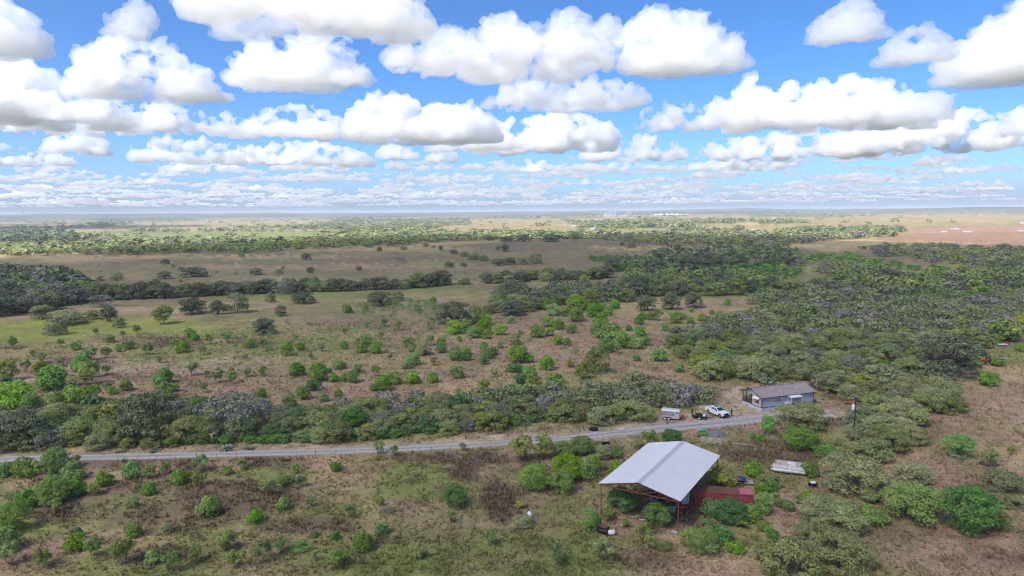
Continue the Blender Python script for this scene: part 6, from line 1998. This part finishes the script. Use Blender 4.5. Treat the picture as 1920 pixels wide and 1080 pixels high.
    for x in (-.4, .42):
        for y in (-.4, .4):
            wheel(o, (x, y, .24), .24, .16)
    # orange disc harrow behind the pole
    o = root('disc_harrow', 1596, 759, math.radians(-8), 'orange farm implement under the trees behind the utility pole', 'implement')
    o.scale = (.7, .7, .7)
    MB().beam((-2.1, 0, .9), (2.1, 0, .9), .16, .16).beam((-2.1, .9, .9), (2.1, .9, .9), .16, .16).beam((-1.2, -.2, .9), (-1.2, 1.0, .9), .14, .14).beam((1.2, -.2, .9), (1.2, 1.0, .9), .14, .14).beam((0, 0, 1.0), (0, -1.4, .8), .14, .14).build('frame', M_ORANGE, o)
    for y in (0, .9):
        for k in range(8):
            MB().lathe([(.03, -.02), (.3, 0), (.31, .02), (.03, .05)], (-1.9 + k * .54, y, .31), 12, 'x').build('disc', M_RUST2, o)
        MB().bar((-2.0, y, .31), (2.0, y, .31), .04).beam((-1.2, y, .3), (-1.2, y, .9), .08, .08).beam((1.2, y, .3), (1.2, y, .9), .08, .08).build('axle', M_RUST, o)
    # small junk under the shelter
    o = root('grey_sheet_metal', 1236, 962, math.radians(-18), 'crumpled grey sheet lying under the front of the shelter', 'sheet')
    r = np.random.default_rng(5)
    gx, gy = np.meshgrid(np.linspace(-2.4, 2.4, 14), np.linspace(-1.1, 1.1, 8))
    gz = .45 + .25 * fbm2(gx, gy, 3, 3) + .12 * gx
    idx = np.arange(gx.size).reshape(gx.shape)
    F = [tuple(q) for q in np.stack([idx[:-1, :-1], idx[:-1, 1:], idx[1:, 1:], idx[1:, :-1]], -1).reshape(-1, 4)]
    V = list(zip(gx.ravel(), gy.ravel(), gz.ravel()))
    n = len(V)
    V2 = [(x, y, z - .03) for x, y, z in V]
    link('sheet', mesh_from('sheet', V + V2, F + [tuple(n + i for i in q)[::-1] for q in F], [M_TARP], True), o)
    MB().box((-.8, 0, .2), (.7, .9, .4)).box((1.0, .1, .28), (.8, .7, .56)).build('crate', M_WOOD, o)
    o = root('pink_tub', 1278, 957, .3, 'bright pink tub behind the front shelter post', 'tub')
    MB().lathe([(.3, 0), (.34, .03), (.46, .5), (.5, .52), (.48, .56), (.42, .52), (.3, .08)], (0, 0, 0), 14).build('tub', M_PINK, o, smooth=True)
    for s in (-1, 1):
        MB().box((.5 * s, 0, .5), (.1, .22, .05)).build('handle', M_PINK, o)
    o = root('old_refrigerator', 1285, 944, math.radians(35), 'white refrigerator standing under the right side of the shelter', 'refrigerator')
    MB().box((0, 0, .95), (.85, .75, 1.9)).build('cabinet', M_WHITE, o, bevel=.04)
    MB().box((0, -.41, 1.5), (.83, .07, .72)).build('freezer_door', M_WHITE, o, bevel=.02)
    MB().box((0, -.41, .6), (.83, .07, 1.0)).build('door', M_WHITE, o, bevel=.02)
    MB().box((.33, -.47, 1.0), (.04, .05, .5)).build('handle', M_CHROME, o)
    o = root('lumber_pile', 1240, 942, math.radians(30), 'brown pile of lumber and scrap at the back of the shelter', 'lumber')
    r = np.random.default_rng(77)
    for k in range(34):
        MB().box((r.normal(0, .9), r.normal(0, 1.4), .08 + .16 * (k // 5) * .6), (r.uniform(1.8, 3.4), .16, .07), rz=r.normal(0, .3), ry=r.normal(0, .06)).build('board', M_WOOD if k % 3 else M_PIPE, o)
    o = root('storage_tote', 1230, 934, .4, 'white plastic drum standing on the scrap under the shelter', 'drum')
    MB().lathe([(.27, 0), (.3, .04), (.3, .3), (.31, .32), (.3, .34), (.3, .6), (.31, .62), (.3, .64), (.3, .86), (.26, .9)], (0, 0, 1.0), 14).build('barrel', M_WHITE, o, smooth=True)
    MB().box((0, 0, .5), (.8, .8, 1.0)).build('crate', M_WOOD, o)
    for k, (px, py, w, l, lab) in enumerate(((1205, 976, .35, 1.0, 'pale board lying under the shelter front'), (1192, 970, .5, 1.5, 'leaning pale plank near the shelter middle'), (1265, 999, .8, .9, 'square pale board beside the front shelter post'), (1239, 992, .4, .6, 'small white scrap on the ground before the shelter'), (1166, 987, .4, .5, 'white scrap standing left in front of the shelter'), (1282, 975, .3, .9, 'pale scrap board right of the front post'))):
        o = root('scrap_board', px, py, .5 * k, lab, 'board', 'scrap boards around the shelter')
        MB().box((0, 0, .12), (l, w, .06), ry=.08).build('board', M_PIPE if k % 2 else M_CONC, o)
        MB().box((l * .2, 0, .05), (.1, w * .9, .08)).build('cleat', M_WOOD, o)


small_things()


# ---- red tractor with roll bar and canopy
def tractor():
    o = root('red_tractor', 1853, 682, math.radians(200), 'red tractor with cream canopy and front loader parked beside the great oak', 'tractor')
    s = 1.25
    MB().box((0.9, 0, 1.15), (1.7, .62, .62), taper=.9).build('bonnet', M_RED, o, bevel=.06)
    MB().box((.4, 0, .75), (2.6, .5, .4)).build('chassis', M_BLACK, o)
    MB().box((-.35, 0, 1.25), (.6, .6, .2)).box((-.6, 0, 1.6), (.12, .6, .55)).build('seat', M_BLACK, o, bevel=.04)
    for y in (-.75, .75):
        wheel(o, (-.65, y, .78), .78, .46, rim=M_RED)
        wheel(o, (1.4, y * .85, .45), .45, .28, rim=M_WHITE)
        MB().prism([(-1.35, 1.2), (-1.2, 1.58), (-.5, 1.72), (.1, 1.45), (.1, 1.38), (-.5, 1.62), (-1.15, 1.5)], y - .26, y + .26).build('mudguard', M_RED, o)
        MB().bar((-.95, y * .8, 1.5), (-.95, y * .8, 2.55), .05).bar((.3, y * .8, 1.5), (.3, y * .8, 2.55), .04).build('canopy_post', M_RED, o)
        MB().beam((.3, y * .9, 1.3), (2.5, y * .9, .7), .14, .18).build('loader_arm', M_RED, o)
    MB().box((-.3, 0, 2.6), (1.7, 1.5, .09)).build('canopy', M_SEAT, o, bevel=.03)
    MB().prism([(2.4, .25), (2.5, .95), (2.6, .95), (2.55, .3), (3.1, .22), (3.1, .16)], -1.0, 1.0).build('bucket', M_RUST2, o)
    MB().bar((.9, .2, 1.4), (.9, .2, 2.1), .05).build('exhaust', M_BLACK, o)
    MB().lathe([(.2, 0), (.22, .02), (.2, .04), (.18, .02)], (.05, 0, 1.78), 12).bar((.25, 0, 1.4), (.05, 0, 1.8), .025).build('steering_wheel', M_BLACK, o)
    h = root('brush_cutter', 1876, 675, math.radians(-12), 'dark implement with pale arms lying behind the tractor bush', 'implement')
    MB().box((0, 0, .4), (1.7, .9, .35)).build('deck', M_BLACK, h, bevel=.04)
    MB().beam((-.6, 0, .6), (1.9, .3, .75), .12, .12).beam((0, -.4, .5), (1.7, -.6, .5), .1, .1).build('arm', M_PIPE, h)
    wheel(h, (-.9, 0, .25), .25, .15)
    v = root('farm_wagon', 1879, 649, math.radians(6), 'white flat wagon beside the trees beyond the tractor', 'wagon')
    MB().box((0, 0, .6), (2.9, 1.3, .3)).build('bed', M_WHITE, v, bevel=.04)
    for x in (-1, 1):
        for y in (-.65, .65):
            wheel(v, (x, y, .3), .3, .18)
    m = root('red_machine', 1888, 647, math.radians(30), 'dark red machine beside the white wagon', 'machine')
    MB().box((0, 0, .75), (1.5, .9, .7), taper=.8).build('housing', M_RED, m, bevel=.06)
    MB().bar((.4, .2, 1.0), (.4, .2, 1.7), .06).build('stack', M_BLACK, m)
    for x in (-.5, .5):
        for y in (-.45, .45):
            wheel(m, (x, y, .3), .3, .18)


tractor()


# ---- wire fence on the near side of the road
def fence():
    P = [G(*q) for q in ((150, 868), (330, 863), (520, 858), (700, 853), (880, 846))]
    o = root('wire_fence', 0, 0, 0, 'thin wire fence on dark posts along the near side of the road', 'fence', pos=(P[0].x, P[0].y, 0))
    pts = []
    for a, b in zip(P[:-1], P[1:]):
        n = max(1, round((b - a).length / 3.6))
        pts += [a.lerp(b, i / n) for i in range(n)]
    pts.append(P[-1])
    pts = [Vector((p.x - P[0].x, p.y - P[0].y, 0)) for p in pts]
    m1 = MB().bar((0, 0, -.2), (0, 0, 1.15), .022, .02, 5).build('post', M_WOOD, o)
    m2 = MB().bar((0, 0, -.2), (0, 0, 1.35), .045, .04, 6)
    m2 = m2.build('post', M_WOOD, o)
    for i, p in enumerate(pts):
        src = m2 if i % 6 == 0 else m1
        if i == 0:
            q = m2
        elif i == 1:
            q = m1
        else:
            q = src.copy(); COL.objects.link(q); q.parent = o
        q.location = p; q.rotation_euler = (random.gauss(0, .03), random.gauss(0, .03), 0)
    for z in (.4, .8, 1.2):
        w = MB()
        for a, b in zip(pts[:-1], pts[1:]):
            w.bar(a + Vector((0, 0, z)), b + Vector((0, 0, z)), .008, n=3)
        w.build('wire', M_GALV, o)


fence()
print('things', time.time() - T0)
# ------------------------------------------------------------------ far structures
def far_shed(px, py, wpx, hpx, dep, label, roof=None, wall=None, cat='building', name='far_shed', rot=0.0):
    p = G(px, py)
    k = depth_of(p) / FPX
    W, Hh = wpx * k, max(hpx * k, 3.0)
    o = link(name, None, None, (p.x, p.y, float(zt(p.x, p.y)) - .5), math.atan2(p.y, p.x) - math.pi / 2 + rot)
    tag(o, label, cat)
    D = W * dep
    e = Hh * .68
    w = MB().box((0, 0, e / 2), (W, D, e)).build('wall', wall or M_FARW, o)
    MB().prism([(-D / 2 - .5, e), (0, Hh), (D / 2 + .5, e), (D / 2 + .5, e - .3), (0, Hh - .3), (-D / 2 - .5, e - .3)], -W / 2 - .5, W / 2 + .5, 'x').build('roof', roof or M_FARW, o)
    n = max(1, int(W / 14))
    for i in range(n):
        MB().box((-W / 2 + W * (i + .5) / n, -D / 2 - .04, e * .42), (W / n * .35, .12, e * .7)).build('door', M_FARG, o)
    return o


far_shed(1079, 426, 15, 4.2, .4, 'long white farm shed, left of a pair beyond the hill')
far_shed(1109, 426, 19, 4.5, .4, 'long white farm shed, right of a pair beyond the hill')
far_shed(1113, 431, 12, 4.5, .5, 'white barn just below the pair of long sheds')
far_shed(1118, 413, 12, 2.4, .5, 'small white shed beyond the pair of long sheds')
far_shed(1207, 418, 10, 2.2, .5, 'small white roof among brush right of the sheds')
far_shed(1245, 418, 10, 2.2, .5, 'second small white roof right of the sheds')
far_shed(1172, 422, 10, 2.4, .5, 'pale roof low among brush beyond the hill')
far_shed(1376, 413, 9, 2.2, .5, 'tiny white roof left of the straw fields')
far_shed(1300, 408, 12, 2.4, .5, 'low red-roofed building below the quarry', M_TILE, M_TILE)
far_shed(1373, 431, 13, 2.8, .5, 'pale house roof among dark trees at the right')
far_shed(1411, 432, 12, 2.8, .5, 'second pale house roof among dark trees at the right')
far_shed(1506, 433, 16, 4.2, .6, 'white farmhouse in the dark trees left of the ploughed field', cat='house', name='farmhouse')
far_shed(1612, 431, 12, 4.5, .7, 'orange-roofed farmhouse at the edge of the ploughed field', M_TILE, M_FARW, 'house', 'farmhouse')
far_shed(1790, 430, 14, 2.8, .3, 'long white trailer at the back of the ploughed field', name='field_trailer', cat='trailer')
far_shed(1768, 436, 5, 2.8, .6, 'small white shed leftmost on the ploughed field')
far_shed(1772, 436.5, 5, 2.6, .6, 'small white shed touching the leftmost one on the ploughed field')
far_shed(1810, 436, 6, 3, .5, 'left of the right-hand white pair on the ploughed field')
far_shed(1819, 436.5, 6, 2.6, .5, 'right of the right-hand white pair on the ploughed field')
far_shed(1918, 420, 8, 4, .8, 'white round-topped tank shed at the right edge')
far_shed(1916, 434, 14, 2.5, .3, 'low white building at the right edge of the ploughed field')
far_shed(1453, 410, 10, 2.5, .4, 'white shed at the left end of the straw fields')
far_shed(232, 421, 8, 2.2, .5, 'tiny white roof beside the far road at left')
far_shed(374, 418, 7, 2.4, .5, 'small pale house on the far slope at left', cat='house', name='farmhouse')
far_shed(423, 416, 8, 2.4, .5, 'small pale roof right of the far road')
far_shed(134, 416, 9, 2.2, .5, 'small roof beside the brown strip at far left')
far_shed(165, 422, 16, 1.8, .3, 'thin pale shed row at far left')
far_shed(685, 420, 7, 2.2, .5, 'tiny pale roof on the far plain')
far_shed(770, 409, 10, 2, .4, 'pale roof on the far plain, left of the plant')
far_shed(855, 420, 14, 2.0, .3, 'low long roof at the edge of the blue woods')


def mast(px, py, top, label, kind='lattice'):
    p = G(px, py)
    k = depth_of(p) / FPX
    Hh = (py - top) * k
    name = {'lattice': 'transmission_tower', 'water': 'water_tower', 'mono': 'transmission_pole'}[kind]
    o = link(name, None, None, (p.x, p.y, float(zt(p.x, p.y)) - 1), math.atan2(p.y, p.x) - math.pi / 2 + .5)
    tag(o, label, name.replace('_', ' '))
    t = max(.5, .42 * k)
    if kind == 'water':
        MB().lathe([(Hh * .1, 0), (Hh * .07, Hh * .2), (Hh * .07, Hh * .6), (Hh * .16, Hh * .68)], (0, 0, 0), 12).build('stem', M_FARW, o)
        MB().lathe([(Hh * .16, Hh * .66), (Hh * .24, Hh * .75), (Hh * .24, Hh * .9), (Hh * .1, Hh)], (0, 0, 0), 14).build('tank', M_FARW, o)
    elif kind == 'mono':
        MB().bar((0, 0, 0), (0, 0, Hh), t * .8, t * .45, 8).build('shaft', M_FARG, o)
        for f in (.72, .83, .94):
            MB().bar((-Hh * .07, 0, Hh * f), (Hh * .07, 0, Hh * f), t * .3, n=5).build('crossarm', M_FARG, o)
    else:
        b = Hh * .09
        lg = MB()
        for sx in (-1, 1):
            for sy in (-1, 1):
                lg.bar((sx * b, sy * b, 0), (sx * b * .12, sy * b * .12, Hh), t * .35, t * .25, 4)
        lg.build('leg_frame', M_FARG, o)
        br = MB()
        for i in range(6):
            f0, f1 = i / 6, (i + 1) / 6
            w0, w1 = b * (1 - .88 * f0), b * (1 - .88 * f1)
            for s in (-1, 1):
                br.bar((-w0, s * w0, Hh * f0), (w1, s * w1, Hh * f1), t * .16, n=3).bar((w0, s * w0, Hh * f0), (-w1, s * w1, Hh * f1), t * .16, n=3)
        br.build('bracing', M_FARG, o)
        for f in (.7, .82, .93):
            MB().bar((-Hh * .11, 0, Hh * f), (Hh * .11, 0, Hh * f), t * .25, n=5).build('crossarm', M_FARG, o)
    return o


for px, py, tp, lab, kd in ((46, 420, 395, 'tallest transmission tower at the far left', 'lattice'), (120, 424, 407, 'transmission pole above the brown strip at left', 'mono'), (186, 417, 404, 'transmission pole over the far road at left', 'mono'), (300, 420, 400, 'transmission pole right of the low hill', 'mono'),
                            (461, 423, 409, 'transmission pole before the blue woods', 'mono'), (331, 403.2, 399.2, 'white water tower on the skyline left of centre', 'water'), (601, 402, 399.0, 'small white water tower on the skyline', 'water'), (702, 425, 414, 'transmission pole in the blue woods', 'mono'), (594, 424, 416, 'short transmission pole at the left of the blue woods', 'mono'),
                            (788, 424, 415, 'transmission pole at the right of the blue woods', 'mono'), (1068, 410, 402, 'orange-grey pole left of the cement plant', 'mono'), (1378, 406, 396, 'transmission pole right of the quarry', 'mono'), (1397, 407, 395, 'taller transmission pole right of the quarry', 'mono'), (1413, 406, 397, 'third transmission pole right of the quarry', 'mono'),
                            (1521, 402, 385, 'paired transmission tower left of the substation', 'lattice'), (1536, 402, 374, 'tall thin radio mast beside the substation', 'mono'), (1557, 402, 388, 'transmission pole over the substation', 'mono'), (1629, 402, 389, 'transmission tower at the right of the substation', 'lattice'), (1641, 402, 388, 'second transmission tower at the right of the substation', 'mono'),
                            (1720, 392, 383, 'lone transmission tower on the right skyline', 'lattice'), (1850, 392, 376, 'tall lattice tower on the right skyline', 'lattice'), (1884, 394, 385, 'transmission pole near the right edge', 'mono')):
    mast(px, py, tp, lab, kd)


# cement plant on the skyline
def plant_works():
    p = G(1160, 406)
    k = depth_of(p) / FPX
    o = link('cement_plant', None, None, (p.x, p.y, float(zt(p.x, p.y)) - 1), 0)
    tag(o, 'pale cement plant with tall tower and silos below the skyline', 'factory')
    def bx(x, w, h, mat=M_FARG, nm='block', d=None):
        return MB().box((x * k, 0, h * k / 2), (w * k, (d or w) * k, h * k)).build(nm, mat, o)
    t = bx(-16, 3.2, 15.5, M_FARG, 'preheater_tower')
    MB().box((-16 * k, 0, 16 * k), (1.6 * k, 1.6 * k, 1.6 * k)).build('tower_head', M_FARG, t)
    bx(-20, 3, 9, M_FARG, 'mill_tower'); bx(-26, 3, 8, M_FARW, 'mill_tower'); bx(-12, 3, 6.5, M_FARG); bx(-22, 14, 4, M_FARG, 'hall', 5); bx(5, 22, 3.2, M_FARW, 'hall', 6); bx(34, 12, 3, M_FARW, 'hall', 5); bx(-4, 10, 2.2, M_FARW, 'hall', 6)
    for x, h in ((-8, 10.5), (-6.2, 10.5), (15, 7), (18.5, 9), (22, 9), (12, 5.5)):
        MB().lathe([(.75 * k, 0), (.75 * k, h * k), (.3 * k, (h + .6) * k)], (x * k, 0, 0), 10).build('silo', M_FARW, o)
    for x in (-24, -2):
        MB().bar((x * k, 0, 4 * k), ((x + 7) * k, 0, 9 * k), .35 * k, n=6).build('conveyor', M_FARG, o)
    # substation steelwork
    p = G(1585, 404)
    k = depth_of(p) / FPX
    s = link('substation', None, None, (p.x, p.y, float(zt(p.x, p.y)) - .5), 0)
    tag(s, 'grey substation with many thin steel gantries at the right horizon', 'substation')
    r = np.random.default_rng(9)
    for i in range(15):
        x = (-62 + i * 8.5 + r.uniform(-2, 2)) * k; h = r.uniform(4, 8) * k
        g = MB().bar((x, 0, 0), (x, 0, h), .22 * k, n=4)
        if i % 3:
            g.bar((x, 0, h * .85), (x + 6 * k, 0, h * .85), .18 * k, n=4).bar((x + 6 * k, 0, 0), (x + 6 * k, 0, h * .85), .18 * k, n=4)
        g.build('gantry', M_FARG, s)
    for i in range(9):
        MB().box(((-50 + i * 11) * k, 6 * k, 1.0 * k), (4 * k, 2 * k, 2.0 * k)).build('switchgear', M_FARG, s)
    # quarry: pale worked ground with spoil heaps
    p = G(1262, 403)
    k = depth_of(p) / FPX
    q = link('quarry_heap', None, None, (p.x, p.y, float(zt(p.x, p.y)) - 1), 0)
    tag(q, 'long cream quarry spoil heap below the far ridge', 'quarry')
    for i in range(7):
        x = (-32 + i * 10) * k
        MB().lathe([(7 * k, 0), (5 * k, 1.6 * k), (1.2 * k, (3.2 - .25 * abs(i - 2)) * k)], (x, 0, 0), 9).build('heap', M_CREAM, q)


M_CREAM = MP('pale_spoil', (.66, .58, .46), .9, 0, .1, var=.12, scale=.02)
plant_works()
finish_labels()
print('done', time.time() - T0)
